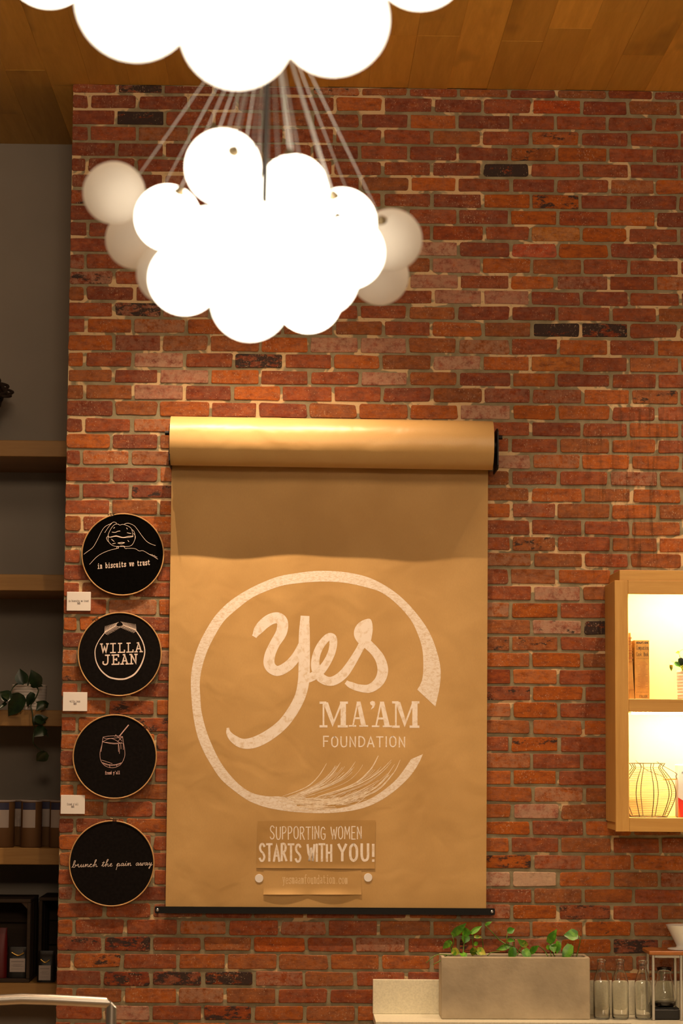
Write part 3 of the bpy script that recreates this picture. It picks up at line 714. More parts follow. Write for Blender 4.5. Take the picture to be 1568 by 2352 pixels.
for k, tp in enumerate(tips):
    P = catmull([C2(*p) for p in tp], 8); n = len(P); ribbon(mb, P, [0.35 + 0.75 * math.sin(PI * (i + .5) / n) + (0.5 if k == 3 and i < 12 else 0) for i in range(n)], SP, 0.00002 + k * 4e-6)
for k in range(len(tips) - 3):
    for q in range(5):
        t_ = rh.random(); A_, B_ = tips[k], tips[k + 1]; cut = rh.uniform(0.15, 0.6)
        P = catmull([tuple(lerp(a[i], b[i], t_) + rh.uniform(-5, 5) for i in range(2)) for a, b in zip(A_, B_)], 8)
        P = P[int(len(P) * cut * 0.6):]; P = [C2(*p) for p in P]
        ribbon(mb, P, 0.42, SP, 0.00004 + (5 * k + q) * 2e-6)
for k in range(64):
    f = rh.random(); x0, y0 = lerp(560, 900, f) + rh.uniform(-40, 40), lerp(1352, 1395, rh.random()) + 10 * f
    ln = rh.uniform(90, 240); x1 = x0 + ln; y1 = y0 - ln * rh.uniform(0.05, 0.30) * (0.6 + f) + (12 if f < .5 else 0)
    xm, ym = (x0 + x1) / 2, max(y0, y1) - 2
    P = catmull([C2(x0, y0), C2(xm, min(ym, 1425)), C2(x1, y1)], 6); ribbon(mb, P, 0.42, SP, 0.00006 + (k % 20) * 4e-6)
for k in range(26):
    y0 = rh.uniform(1345, 1425); x0 = rh.uniform(520, 720); x1 = x0 + rh.uniform(80, 200)
    ribbon(mb, catmull([C2(x0, y0), C2((x0+x1)/2, y0 + 6), C2(x1, y0 + rh.uniform(-6, 10))], 4), 0.7, SP, 0.00015 + k * 3e-6)
obj('drawn_hair_strands', mb, M['chalkthin'], roll, fix=False)
mb = MB()
YES = [[(405,440,14),(425,408,26),(455,375,30),(495,348,31),(535,342,31),(560,368,31),(553,425,31),(515,490,28),(488,555,30),(488,610,31),(530,640,28),(590,612,28),(640,555,26),(682,470,22)],
 [(686,345,25),(683,420,30),(682,520,32),(682,620,32),(678,700,32),(660,780,30),(620,860,30),(560,940,30),(480,1003,31),(400,1042,31),(335,1048,27),(285,1022,22),(258,990,14),(253,964,7)],
 [(690,690,20),(722,675,24),(765,648,25),(806,598,22),(838,530,21),(846,470,22),(838,446,18),(812,452,20),(772,500,21),(748,560,22),(746,620,25),(768,670,26),(812,697,25),(855,692,26),(905,655,26),(950,592,23),(995,515,20),(1018,468,22)],
 [(1018,455,24),(1035,485,27),(1075,525,26),(1110,575,28),(1124,640,30),(1102,700,28),(1050,738,24),(990,735,20),(942,718,18),(922,706,12)]]
for k, st in enumerate(YES):
    c = catmull(st, 6); ribbon(mb, [C2(p[0], p[1]) for p in c], [p[2] / 2.45 for p in c], SP, 0.00003 + k * 1e-5)
blob = catmull([(1047,346),(1062,362),(1067,400),(1063,440),(1052,482),(1022,500),(990,486),(965,450),(963,412),(980,378),(1010,356)], 5, True)
cb = (1015, 425); bv = [SP(*C2(*cb))] + [SP(*C2(lerp(cb[0], p[0], f_), lerp(cb[1], p[1], f_))) for f_ in (0.5, 1.0) for p in blob]
for q_ in bv: q_.y -= 0.0001
nb_ = len(blob); mb.add(bv, [(0, 1 + i, 1 + (i + 1) % nb_) for i in range(nb_)] + [(1 + i, 1 + nb_ + i, 1 + nb_ + (i + 1) % nb_, 1 + (i + 1) % nb_) for i in range(nb_)])
obj('drawn_word', mb, M['chalkbold'], roll, fix=False)
mb = MB()
def serifs(x0, x1, top, bot, kind):
    h = bot - top; q = []
    if kind == 'M':
        w_ = x1 - x0; q = [[(x0,top),(x0+w_*.24,top),(x0+w_*.24,top+h*.09),(x0,top+h*.09)], [(x0+w_*.72,top),(x1,top),(x1,top+h*.09),(x0+w_*.72,top+h*.09)],
         [(x0+w_*.11,top+h*.05),(x0+w_*.17,top+h*.05),(x0+w_*.17,bot),(x0+w_*.11,bot)], [(x0+w_*.74,top+h*.05),(x0+w_*.93,top+h*.05),(x0+w_*.93,bot),(x0+w_*.74,bot)],
         [(x0+w_*.12,top+h*.03),(x0+w_*.30,top+h*.03),(x0+w_*.52,bot-h*.22),(x0+w_*.46,bot-h*.02)], [(x0+w_*.46,bot-h*.02),(x0+w_*.50,bot-h*.30),(x0+w_*.74,top+h*.04),(x0+w_*.78,top+h*.14)],
         [(x0,bot-h*.09),(x0+w_*.28,bot-h*.09),(x0+w_*.28,bot),(x0,bot)], [(x0+w_*.64,bot-h*.09),(x1,bot-h*.09),(x1,bot),(x0+w_*.64,bot)]]
    if kind == 'A':
        w_ = x1 - x0; q = [[(x0+w_*.42,top),(x0+w_*.50,top),(x0+w_*.24,bot),(x0+w_*.16,bot)], [(x0+w_*.40,top),(x0+w_*.60,top),(x0+w_*.90,bot),(x0+w_*.64,bot)],
         [(x0+w_*.28,top+h*.62),(x0+w_*.70,top+h*.62),(x0+w_*.72,top+h*.70),(x0+w_*.26,top+h*.70)], [(x0,bot-h*.07),(x0+w_*.38,bot-h*.07),(x0+w_*.38,bot),(x0,bot)], [(x0+w_*.54,bot-h*.07),(x1,bot-h*.07),(x1,bot),(x0+w_*.54,bot)]]
    for k, p in enumerate(q): poly(mb, [C2(*a) for a in p], SP, 0.0001 + k * 1e-5)
serifs(768, 928, 812, 958, 'M'); serifs(933, 1042, 812, 954, 'A'); serifs(1062, 1176, 812, 956, 'A'); serifs(1176, 1330, 810, 960, 'M')
poly(mb, [C2(*a) for a in ((1052,815),(1064,808),(1078,812),(1082,826),(1074,846),(1056,858),(1066,836),(1054,828))], SP, 0.0001)
text(mb, 'FOUNDATION', SANS, *[C2(788, 0)[0], C2(1250, 0)[0]], C2(0, 1066)[1], 57 / 2.45, 1.45, SP, 0.002, 1.5, wob=0.5)
obj('drawn_lettering', mb, M['chalkbold'], roll, fix=False)
# notices taped to the sheet
def notice(name, label, corners, mat, lift, curl, t0=0.70, cat='sign'):
    """a small sheet whose lower edge lifts a little off the paper behind"""
    mb = MB(); vs = []; n1, n2 = 40, 20
    for j in range(n2 + 1):
        for i in range(n1 + 1):
            s, t = i / n1, j / n2
            px = lerp(lerp(corners[0][0], corners[1][0], s), lerp(corners[3][0], corners[2][0], s), t); py = lerp(lerp(corners[0][1], corners[1][1], s), lerp(corners[3][1], corners[2][1], s), t)
            q = SP(px, py); q.y -= lift + curl * max(0, t - t0) ** 2 * (0.4 + 1.1 * abs(math.sin(s * 2 * PI + 0.3))) * 10; vs.append(q)
    mb.add(vs, [(j*(n1+1)+i, j*(n1+1)+i+1, (j+1)*(n1+1)+i+1, (j+1)*(n1+1)+i) for j in range(n2) for i in range(n1)], True)
    c = sum((Vector(v) for v in vs), Vector()) / len(vs)
    root = thing(name, label, cat, c)
    obj('paper_slip', mb, mat, root, fix=False)
    return root
C3 = lambda x, y: (340 + x / 1.912, 1840 + y / 1.912)
lo = notice('paper_notice', 'kraft paper slip with faint web address at the bottom of the lettered sheet', [C3(508,300), C3(936,300), C3(936,410), C3(506,410)], M['paper'], 0.0015, 0.006)
SL = lambda px, py: (lambda q: Vector((q.x, q.y - 0.0017, q.z)))(SP(px, py))
mb = MB(); text(mb, 'yesmaamfoundation.com', TYPE, C3(590,0)[0], C3(876,0)[0], C3(0,362)[1], 20, 0.75, SL, 0.0, 0.5, wob=0.8)
obj('lettering', mb, M['chalkfaint'], lo, fix=False)
up_ = notice('paper_notice', 'dark brown paper notice reading supporting women starts with you', [C3(481,88), C3(999,84), C3(995,297), C3(475,294)], M['paper2'], 0.0022, 0.016, 0.90)
SU = lambda px, py: (lambda q: Vector((q.x, q.y - 0.0025, q.z)))(SP(px, py))
mb = MB(); text(mb, 'SUPPORTING WOMEN', SANS, C3(535,0)[0], C3(937,0)[0], C3(0,167)[1], 55 / 1.912, 1.15, SU, 0.0, 1.2, wob=1.0)
text(mb, 'STARTS WITH', SANS, C3(489,0)[0], C3(806,0)[0], C3(0,263)[1], 73 / 1.912, 2.5, SU, 0.0, 1.3, wob=1.0, seed=3)
text(mb, 'YOU!', SANS, C3(836,0)[0], C3(992,0)[0], C3(0,262)[1], 72 / 1.912, 2.9, SU, 0.0, 2.0, wob=1.0, seed=4)
obj('lettering', mb, M['chalkbold'], up_, fix=False)
for (cx, cy, lb) in ((594.8, 2017.5, 'left'), (845, 2015.5, 'right')):
    q = SP(cx, cy); mb = MB(); n = 28; r_ = 9.6 / 558
    ring = [(q.x + r_ * math.cos(2*PI*k/n), q.y - 0.0006, q.z + r_ * math.sin(2*PI*k/n)) for k in range(n)]
    r2 = [(q.x + r_ * .96 * math.cos(2*PI*k/n), q.y - 0.0026, q.z + r_ * .96 * math.sin(2*PI*k/n)) for k in range(n)]
    mb.add(ring + r2, [(k, (k+1) % n, n + (k+1) % n, n + k) for k in range(n)] + [tuple(n + k for k in range(n))])
    tag(obj('paper_dot', mb, M['card'], at=q), 'round white dot on the brown paper at the %s end of the web address' % lb, 'sticker')
# brackets of the roll
for side, fx, nub in (('left', 389.0, (377, 390)), ('right', 1143.5, (1142, 1154))):
    yc = 1013 if side == 'left' else 1024; pf = W(fx, yc + 5, -0.2); sx_ = -1 if side == 'left' else 1
    root = thing('roll_bracket', 'black steel bracket holding the %s end of the big paper roll' % side, 'bracket', (pf.x, 0.0, pf.z - 0.09))
    mb = MB(); t = 0.0025 * sx_
    prof = [(-0.001, -0.085), (-0.185, -0.085), (-0.2, -0.070), (-0.2, 0.068), (-0.16, 0.085), (-0.001, 0.085)]
    n = len(prof); vs = [(pf.x - t, y, pf.z + z) for y, z in prof] + [(pf.x + t, y, pf.z + z) for y, z in prof]
    mb.add(vs, [tuple(range(n)), tuple(range(2*n - 1, n - 1, -1))] + [(i, (i+1) % n, n + (i+1) % n, n + i) for i in range(n)])
    obj('bracket_plate', mb, M['black'], root)
    a = W(nub[0], yc - 15 if side=='left' else yc - 16, -0.12); b = W(nub[1], yc - 15 if side=='left' else yc - 16, -0.12)
    ctr = RL if side == 'left' else RR_
    mb = MB(); mb.cyl((pf.x + 0.020 * sx_, -0.165, a.z), (pf.x - 0.002 * sx_, -0.165, a.z), 0.009, 16)
    obj('axle_knob', mb, M['black'], root)
    mb = MB(); mb.cyl((pf.x, YR, ctr.z), (ctr.x, YR, ctr.z), 0.03, 20); obj('axle_hub', mb, M['black'], root)
# strip that holds the foot of the sheet
a, b = W(355, 2089.8, -0.03), W(1136.5, 2094.2, -0.03)
bar = thing('hold_down_bar', 'long black metal strip screwed across the foot of the brown paper', 'bar', (a + b) / 2)
mb = MB(); d = (b - a).normalized(); hh = 0.0135; up2 = Vector((-d.z, 0, d.x)); P = []
for (c, s_) in ((b, 1), (a, -1)):
    for ang in (-60, -20, 20, 60):
        an = math.radians(ang); P.append(c - d * s_ * 0.006 + d * s_ * math.cos(an) * 0.006 + up2 * s_ * (hh * (0.55 if abs(ang) < 40 else 1.0) * (1 if ang > 0 else -1)))
P = [Vector((p.x, 0, p.z)) for p in P]; n = len(P)
vs = [(p.x, -0.0232, p.z) for p in P] + [(p.x, -0.032, p.z) for p in P]
mb.add(vs, [tuple(range(n)), tuple(range(2*n - 1, n - 1, -1))] + [(i, (i+1) % n, n + (i+1) % n, n + i) for i in range(n)])
obj('strip', mb, M['black'], bar)
for c in (a + d * 0.0115, b - d * 0.0125):
    mb = MB(); mb.tube([(c.x, -0.0005, c.z), (c.x, -0.0232, c.z)], 0.004, 12); mb.tube([(c.x, -0.0315, c.z), (c.x, -0.0345, c.z), (c.x, -0.036, c.z)], [0.0068, 0.0068, 0.004], 20)
    mb.tube([(c.x, -0.0359, c.z), (c.x, -0.0367, c.z)], 0.0028, 6)
    obj('screw', mb, M['screw'], bar)

# ------------------------------------------------------------------ embroidery hoops and cards
def hoop(cx, cy, rpx, sa, label, mat):
    """cx, cy, radius in px; sa: angle of the clamp screw"""
    Yh = -0.018; c = W(cx, cy, Yh); r = rpx / 559.0
    root = thing('embroidery_hoop', label, 'embroidery', (c.x, 0, c.z))
    n = 72; g = math.radians(3.0)
    a0 = sa + g; mb = MB()
    # outer ring with a gap at the clamp: rounded rectangular section
    sec = [(-0.0025, 0.0), (-0.0025, -0.009), (-0.0012, -0.0105), (0.0012, -0.0105), (0.0025, -0.009), (0.0025, 0.0)]
    m_ = len(sec); vs = []
    for i in range(n + 1):
        an = a0 + (2 * PI - 2 * g) * i / n
        for (dr, dy) in sec: vs.append((c.x + math.cos(an) * (r + dr), Yh + 0.0 + dy + 0.004, c.z + math.sin(an) * (r + dr)))
    mb.add(vs, [(i*m_ + k, i*m_ + (k+1) % m_, (i+1)*m_ + (k+1) % m_, (i+1)*m_ + k) for i in range(n) for k in range(m_)], False)
    obj('hoop_ring', mb, M['hoop'], root)
    mb = MB(); vs = [(c.x, Yh - 0.0032, c.z)]
    rings = (0.5, 0.96, 0.985); nn = 64
    for q, dy in zip(rings, (0.0, 0.0, 0.0)):
        for k in range(nn): vs.append((c.x + r * q * math.cos(2*PI*k/nn), Yh - 0.0032 + dy, c.z + r * q * math.sin(2*PI*k/nn)))
    for k in range(nn): vs.append((c.x + r * 0.985 * math.cos(2*PI*k/nn), -0.003, c.z + r * 0.985 * math.sin(2*PI*k/nn)))
    fs = [(0, 1 + k, 1 + (k+1) % nn) for k in range(nn)]
    for q in range(3): fs += [(1 + q*nn + k, 1 + (q+1)*nn + k, 1 + (q+1)*nn + (k+1) % nn, 1 + q*nn + (k+1) % nn) for k in range(nn)]
    mb.add(vs, fs); obj('stretched_cloth', mb, mat, root)
    # clamp: two brass ears and a screw
    u = Vector((math.cos(sa), 0, math.sin(sa))); tdir = Vector((-math.sin(sa), 0, math.cos(sa))); mb = MB()
    base = Vector((c.x, Yh - 0.002, c.z)) + u * r
    for s_ in (-1, 1):
        p = base + tdir * s_ * 0.0045; mb.tube([p - u * 0.002, p + u * 0.011], 0.0022, 6)
    q = base + u * 0.008; mb.tube([q - tdir * 0.016, q + tdir * 0.013], 0.0016, 8); mb.tube([q + tdir * 0.013, q + tdir * 0.018], 0.0042, 10)
    obj('clamp_screw', mb, M['brass'], root)
    SH = lambda px, py: W(px, py, Yh - 0.0040)
    return root, SH
C4 = lambda x, y: (140 + x / 4.9, 1160 + y / 4.9)
C5 = lambda x, y: (120 + x / 4.8, 1620 + y / 4.8)
h1, SH = hoop(282, 1273.5, 93.8, math.atan2(92, -26), 'black embroidery hoop showing two hands holding a biscuit, topmost of the four', M['cloth'])
mb = MB()
lines(mb, [[(258,553),(300,522),(360,475),(410,390),(460,290),(500,240),(560,210),(590,192),(620,198),(622,212)], [(492,310),(540,240),(572,205)],
 [(715,212),(760,205),(820,230),(860,275),(910,345),(960,405),(1010,437),(1062,455)], [(535,352),(532,330),(560,270),(600,222),(640,214),(662,226),(700,218),(760,240),(795,272),(808,345)],
 [(530,360),(535,410),(560,440),(600,462),(690,466),(780,460),(818,420),(834,360),(822,300),(798,275)], [(532,345),(512,370),(525,405),(538,412)], [(815,318),(838,355),(825,405)],
 [(625,490),(632,468),(648,474),(645,488)], [(708,465),(722,488),(738,490)], [(322,668),(400,585),(470,540),(545,510),(590,498),(645,485)], [(735,488),(830,490),(880,517),(925,515),(1000,558),(1045,580),(1090,610)]], 0.42, SH, C4)
lines(mb, [[(530,350),(545,362),(580,354),(620,345),(650,352),(700,364),(760,352),(812,350)], [(532,358),(560,362),(620,352),(700,368),(808,356)], [(575,305),(610,308),(640,295),(665,293)], [(592,262),(604,252)], [(738,256),(746,272)],
 [(745,312),(785,320)], [(568,385),(598,410)], [(580,436),(612,430)], [(640,428),(680,420),(715,423)], [(640,428),(680,436),(715,424)], [(752,398),(764,412)], [(668,462),(700,462),(720,466)]], 0.6, SH, C4)
lines(mb, [[(1005,553),(1015,562),(1025,556),(1035,568),(1050,566),(1060,578),(1082,586)]], 0.3, SH, C4)
text(mb, 'in biscuits we trust', TYPE, C4(410,0)[0], C4(1002,0)[0], C4(0,716)[1], 58 / 4.9, 0.72, SH, -0.075, 1.0)
obj('stitched_lettering', mb, M['white_ink'], h1, fix=False)
h2, SH = hoop(275, 1502.4, 94.8, math.atan2(79, -54), 'black embroidery hoop with two words inside a wheat wreath, second from the top', M['cloth2'])
mb = MB()
wr = catmull([(495,1432,4),(430,1520,4),(390,1605,4.5),(383,1680,5),(400,1770,6),(450,1860,7),(530,1930,8),(600,1953,9),(670,1960,9),(740,1950,9),(830,1900,9),(900,1800,8),(940,1680,6),(935,1590,6),(900,1500,6),(838,1405,5)], 5)
ribbon(mb, [C4(p[0], p[1]) for p in wr], [p[2] / 4.9 for p in wr], SH)
for (b0, b1, sgn) in (((495,1428),(618,1358),1), ((842,1405),(702,1352),-1)):
    for k in range(11):
        t = k / 10; bx, by = lerp(b0[0], b1[0], t), lerp(b0[1], b1[1], t)
        for s_ in (1, -1):
            dx = sgn * (14 + 26 * t) + (-10 * sgn if s_ > 0 else 20 * sgn); dy = -66 + 26 * t if s_ > 0 else 34 - 16 * t
            ribbon(mb, catmull([C4(bx, by), C4(bx + dx * .3, by + dy * .6), C4(bx + dx, by + dy)], 3), [0.7, .65, .55, .45, .35, .28, .18], SH, 0.0001 + k * 3e-5)
    ribbon(mb, [C4(*b0), C4(*b1)], [1.6, 0.6], SH, 0.00005)
text(mb, 'WILLA', TYPE, C4(445,0)[0], C4(912,0)[0], C4(0,1664)[1], 100 / 4.9, 1.35, SH, -0.03, 0.7)
text(mb, 'JEAN', TYPE, C4(468,0)[0], C4(858,0)[0], C4(0,1796)[1], 104 / 4.9, 1.5, SH, -0.03, 0.9)
obj('stitched_lettering', mb, M['white_ink'], h2, fix=False)
h3, SH = hoop(263.5, 1737.7, 94.6, math.atan2(68, 69), 'black embroidery hoop with a pink stitched drink glass and straw, third from the top', M['cloth2'])
mb = MB()
lines(mb, [[(560,350),(548,430),(530,500),(526,560),(540,620),(580,665),(640,688),(700,682),(760,645),(798,560),(795,470),(782,400),(775,345)], [(560,350),(620,340),(700,337),(775,345)], [(560,356),(600,366),(700,360),(772,350)],
 [(550,398),(600,414),(680,425),(775,418)], [(556,404),(610,410),(690,418),(770,410)], [(560,400),(600,378),(650,366),(700,385),(742,412)], [(545,604),(600,622),(660,642)], [(552,630),(620,652),(700,652),(762,632)], [(560,640),(625,662),(700,660),(755,642)],
 [(630,652),(635,685)], [(710,650),(712,675)], [(732,430),(738,480),(740,532)], [(728,430),(730,510)], [(755,430),(758,482)], [(781,420),(783,488)], [(690,345),(700,325),(714,345)], [(720,345),(770,395)], [(770,350),(720,400)], [(548,440),(538,510)]], 0.45, SH, C5)
lines(mb, [[(742,338),(790,278),(840,218)]], 1.2, SH, C5)
text(mb, "frosé y'all", TYPE, C5(582,0)[0], C5(746,0)[0], C5(0,762)[1], 34 / 4.8, 0.5, SH, -0.03, 0.4)
obj('stitched_lettering', mb, M['pink_ink'], h3, fix=False)
h4, SH = hoop(256.5, 1983, 95.6, math.atan2(97, 5), 'black embroidery hoop with one line of cursive writing, lowest of the four', M['cloth2'])
mb = MB()
text(mb, 'brunch the pain away', HAND, C5(215,0)[0], C5(1102,0)[0], C5(0,1788)[1], 78 / 4.8, 0.5, SH, -0.028, 0.0, 0.12)
obj('stitched_lettering', mb, M['white_ink'], h4, fix=False)
def card(x0, y0, x1, y1, l1, label):
    q = W((x0 + x1) / 2, (y0 + y1) / 2, -0.012)
    root = thing('price_card', label, 'card', (q.x, 0, q.z))
    a, b = W(x0, y1, -0.012), W(x1, y0, -0.012)
    mb = MB(); mb.bbox((a.x, -0.012, a.z), (b.x, -0.0008, b.z), 0.0008); obj('card_face', mb, M['card'], root)
    S = lambda px, py: W(px, py, -0.0126)
    mb = MB(); wd = x1 - x0; half = min(0.42, 0.021 * len(l1)) * wd; cx = (x0 + x1) / 2
    text(mb, l1, TYPE, cx - half, cx + half, y0 + (y1 - y0) * 0.52, 4.2, 0.32, S, 0, 0.6)
    text(mb, '$65', SANS, cx - 3.2, cx + 3.2, y0 + (y1 - y0) * 0.655, 4.2, 0.42, S, 0, 1.0)
    obj('typed_text', mb, M['ink'], root, fix=False)
card(152.9, 1359.5, 208.6, 1402.6, 'in biscuits we trust', 'small white price card below left of the hands and biscuit hoop')
card(143.9, 1590, 200.4, 1633.2, 'willa jean', 'small white price card below left of the wheat wreath hoop')
card(138.9, 1826.4, 195, 1869.4, "frosé y'all", 'small white price card below left of the drink glass hoop')

# ------------------------------------------------------------------ leaves and plants
def leaf_geo(mb, b, t, w_, nrm=Vector((0, -1, 0)), fold=0.25, droop=0.12):
    b, t = Vector(b), Vector(t); d = t - b; ln = d.length; d.normalize()
    side = d.cross(nrm)
    side = side.normalized() if side.length > 0.05 else Vector((1, 0, 0)); n = side.cross(d).normalized()
    R = 8; prof = [0.0, 0.62, 0.92, 1.0, 0.93, 0.76, 0.52, 0.26, 0.0]; vs = []
    for i in range(R + 1):
        s = i / R; c = b + d * ln * s + n * (-droop * ln * (s - 0.35) ** 2); hw = w_ * 0.5 * prof[i]
        back = -0.10 * ln if i == 1 else 0
        for k in (-1, -0.5, 0, 0.5, 1): vs.append(c + side * hw * k + n * (abs(k) * hw * fold) + d * (back * abs(k)))
    mb.add(vs, [(5*i + k, 5*i + k + 1, 5*i + k + 6, 5*i + k + 5) for i in range(R) for k in range(4)], True)
def plant(root, leaves, stems, conv, Y, mats, stem_mat, sr=0.0022, seed=1, ytab=None):
    rg = random.Random(seed)
    for (bx, by, tx, ty, wd, kind) in leaves:
        yb, yt = Y + rg.uniform(-0.02, 0.02), Y + rg.uniform(-0.045, 0.02)
        sc = conv(1, 0)[0] - conv(0, 0)[0]; mb = MB()
        leaf_geo(mb, W(*conv(bx, by), yb), W(*conv(tx, ty), yt), wd * 1.22 * sc / 562.0, Vector((rg.uniform(-.3, .3), -1, rg.uniform(-.2, .5))), rg.uniform(0.1, 0.35), 0.2)
        obj('leaf', mb, mats[kind], root, fix=False)
    for st in stems:
        P = catmull([conv(*p) for p in st], 5); mb = MB(); n = len(P)
        mb.tube([W(p[0], p[1], Y + 0.012 * math.sin(i * 0.4)) for i, p in enumerate(P)], [sr * (1.2 - 0.5 * i / n) for i in range(n)], 6)
        obj('stem', mb, stem_mat, root)

# ------------------------------------------------------------------ counter, planter, bottles
ZC = CAM_Z - 1.083; YF = -0.285
cl = W(862.5, 2333, YF).x; cr = W(1447, 2338, YF).x
counter = thing('counter', 'pale speckled quartz counter with low upstand under the brick wall', 'counter', (cr, YF / 2, 0.0))
mb = MB(); o_top = [(cl, -0.002), (XR, -0.002), (XR, YF - 1.0), (cr, YF - 1.0), (cr, YF), (cl, YF)]; n = 6; th = 0.031
vs = [(x, y, ZC) for x, y in o_top] + [(x, y, ZC - th) for x, y in o_top]
mb.add(vs, [tuple(range(n)), tuple(range(2*n - 1, n - 1, -1))] + [(i, (i+1) % n, n + (i+1) % n, n + i) for i in range(n)])
slab = obj('worktop', mb, M['quartz'], counter)
mod = slab.modifiers.new('bevel', 'BEVEL'); mod.width = 0.0015; mod.segments = 2
zb = W(930, 2250, -0.02).z
mb = MB(); mb.bbox((cl - 0.002, -0.022, ZC + 0.0005), (XR, -0.002, zb), 0.0015); obj('upstand', mb, M['quartz'], counter)
mb = MB(); mb.box((cl + 0.02, -0.003, 0.0), (XR, YF + 0.02, ZC - th - 0.0005)); mb.box((cr + 0.02, YF, 0.0), (XR, YF - 0.98, ZC - th - 0.0005)); obj('base_cabinet', mb, M['under'], counter)
YP0, YP1 = -0.195, -0.026                                     # planter front and back
pa, pb = W(1013.5, 2322, YP0), W(1355, 2322, YP0); zt = W(1180, 2198.5, YP0).z
planter = thing('planter', 'long rectangular grey concrete planter on the pale counter', 'planter', ((pa.x + pb.x) / 2, (YP0 + YP1) / 2, ZC + 0.0008))
mb = MB(); tk = 0.014; x0, x1 = pa.x, pb.x; z0 = ZC + 0.0008
def open_box(x0, x1, y0, y1, z0, z1, t, bot):
    m = MB(); vs = [(x0,y0,z0),(x1,y0,z0),(x1,y1,z0),(x0,y1,z0),(x0,y0,z1),(x1,y0,z1),(x1,y1,z1),(x0,y1,z1),
      (x0+t,y0+t,z1),(x1-t,y0+t,z1),(x1-t,y1-t,z1),(x0+t,y1-t,z1),(x0+t,y0+t,z0+bot),(x1-t,y0+t,z0+bot),(x1-t,y1-t,z0+bot),(x0+t,y1-t,z0+bot)]
    m.add(vs, [(3,2,1,0),(0,1,5,4),(1,2,6,5),(2,3,7,6),(3,0,4,7),(4,5,9,8),(5,6,10,9),(6,7,11,10),(7,4,8,11),(8,9,13,12),(9,10,14,13),(10,11,15,14),(11,8,12,15),(12,13,14,15)]); return m
bx = obj('trough', open_box(x0, x1, YP0, YP1, z0, zt, tk, 0.02), M['concrete'], planter)
mod = bx.modifiers.new('bevel', 'BEVEL'); mod.width = 0.004; mod.segments = 2
mb = MB(); nx, ny = 30, 6; rs = random.Random(2)
vs = [(lerp(x0 + tk + .001, x1 - tk - .001, i / nx), lerp(YP0 + tk + .001, YP1 - tk - .001, j / ny), zt - 0.022 + rs.uniform(-.004, .004)) for j in range(ny + 1) for i in range(nx + 1)]
mb.add(vs, [(j*(nx+1)+i, j*(nx+1)+i+1, (j+1)*(nx+1)+i+1, (j+1)*(nx+1)+i) for j in range(ny) for i in range(nx)], True); obj('soil', mb, M['soil'], planter, fix=False)
C8 = lambda x, y: (960 + x / 3.733, 2100 + y / 3.733)
pothos = thing('pothos', 'trailing green pothos with yellow flecked leaves growing in the long concrete planter', 'plant', ((x0 + x1) / 2, -0.11, zt - 0.02))
plant(pothos, [(290,182,412,78,56,0),(285,228,206,298,48,0),(376,148,460,158,64,0),(415,178,394,252,62,0),(450,165,548,96,38,0),(285,312,362,332,56,1),(372,330,412,378,52,0),(484,285,462,362,52,1),(500,300,582,345,58,1),
 (478,262,516,238,30,0),(480,190,546,196,24,1),(575,92,632,62,24,0),(766,152,830,122,48,0),(766,222,828,228,30,0),(934,276,850,214,50,1),(786,270,664,306,42,0),(812,280,796,418,64,0),
 (905,298,966,392,66,0),(962,330,1030,268,50,0),(1118,250,1186,126,62,0),(1204,232,1190,338,48,0),(1150,255,1168,330,52,0),(1098,275,1140,300,36,0),(1372,180,1246,176,86,0),(1308,258,1240,416,74,0)],
 [[(300,350),(285,300),(305,240),(292,182)], [(300,350),(278,280),(276,236)], [(385,345),(392,260),(398,185)], [(500,345),(470,270),(468,170)], [(545,345),(556,270),(545,205)], [(750,255),(690,215),(640,160),(575,95)],
  [(850,350),(815,280),(760,250),(766,152)], [(850,350),(880,280),(884,262)], [(830,345),(822,260),(826,205)], [(940,375),(880,330),(835,290)], [(1110,358),(1080,310),(1028,272)], [(1140,358),(1130,310),(1120,262)], [(1170,358),(1155,330),(1150,300)],
  [(1358,358),(1372,300),(1388,230),(1380,185)], [(1326,358),(1330,300),(1312,258)], [(285,352),(230,345),(150,352),(70,415)], [(250,350),(215,370),(190,398),(130,430)], [(595,352),(630,328),(700,322)]],
 C8, -0.13, (M['leaf'], M['leafy']), M['stem'], 0.0022, 4)
def milk_bottle(x0, x1, yt, yb, Y, label):
    a, b = W(x0, yb, Y), W(x1, yb, Y); cx = (a.x + b.x) / 2; r = (b.x - a.x) / 2; h = W((x0+x1)/2, yt, Y).z - ZC
    root = thing('glass_bottle', label, 'bottle', (cx, Y, ZC + 0.0006), 'glass bottles on the counter')
    prof = [(0.0, .0), (r*.80, 0.0), (r*.95, h*.012), (r, h*.05), (r, h*.58), (r*.97, h*.63), (r*.82, h*.72), (r*.56, h*.82), (r*.47, h*.87), (r*.47, h*.93), (r*.56, h*.94), (r*.58, h*.97), (r*.54, h*.998), (r*.44, h),
            (r*.42, h*.985), (r*.41, h*.88), (r*.50, h*.815), (r*.77, h*.715), (r*.92, h*.62), (r*.945, h*.57), (r*.945, h*.05), (r*.85, h*.028), (0.0, h*.025)]
    mb = MB(); vs = []; n = 40
    for (rr, z) in prof:
        q = 0.22 if z < h * .66 else 0.0
        for k in range(n):
            an = 2*PI*k/n; ca, sa = math.cos(an), math.sin(an); m_ = 1.0
            if q: m_ = 1.0 / (abs(ca)**3.2 + abs(sa)**3.2) ** (1 / 3.2)
            vs.append((cx + ca*rr*m_*.97, Y + sa*rr*m_*.97, ZC + 0.0006 + z))
    mb.add(vs, [(i*n+k, i*n+(k+1)%n, (i+1)*n+(k+1)%n, (i+1)*n+k) for i in range(len(prof)-1) for k in range(n)], True)
    obj('bottle_glass', mb, M['glass'], root)
milk_bottle(1362.5, 1400.5, 2203, 2321, -0.17, 'empty clear glass bottle standing right next to the concrete planter')
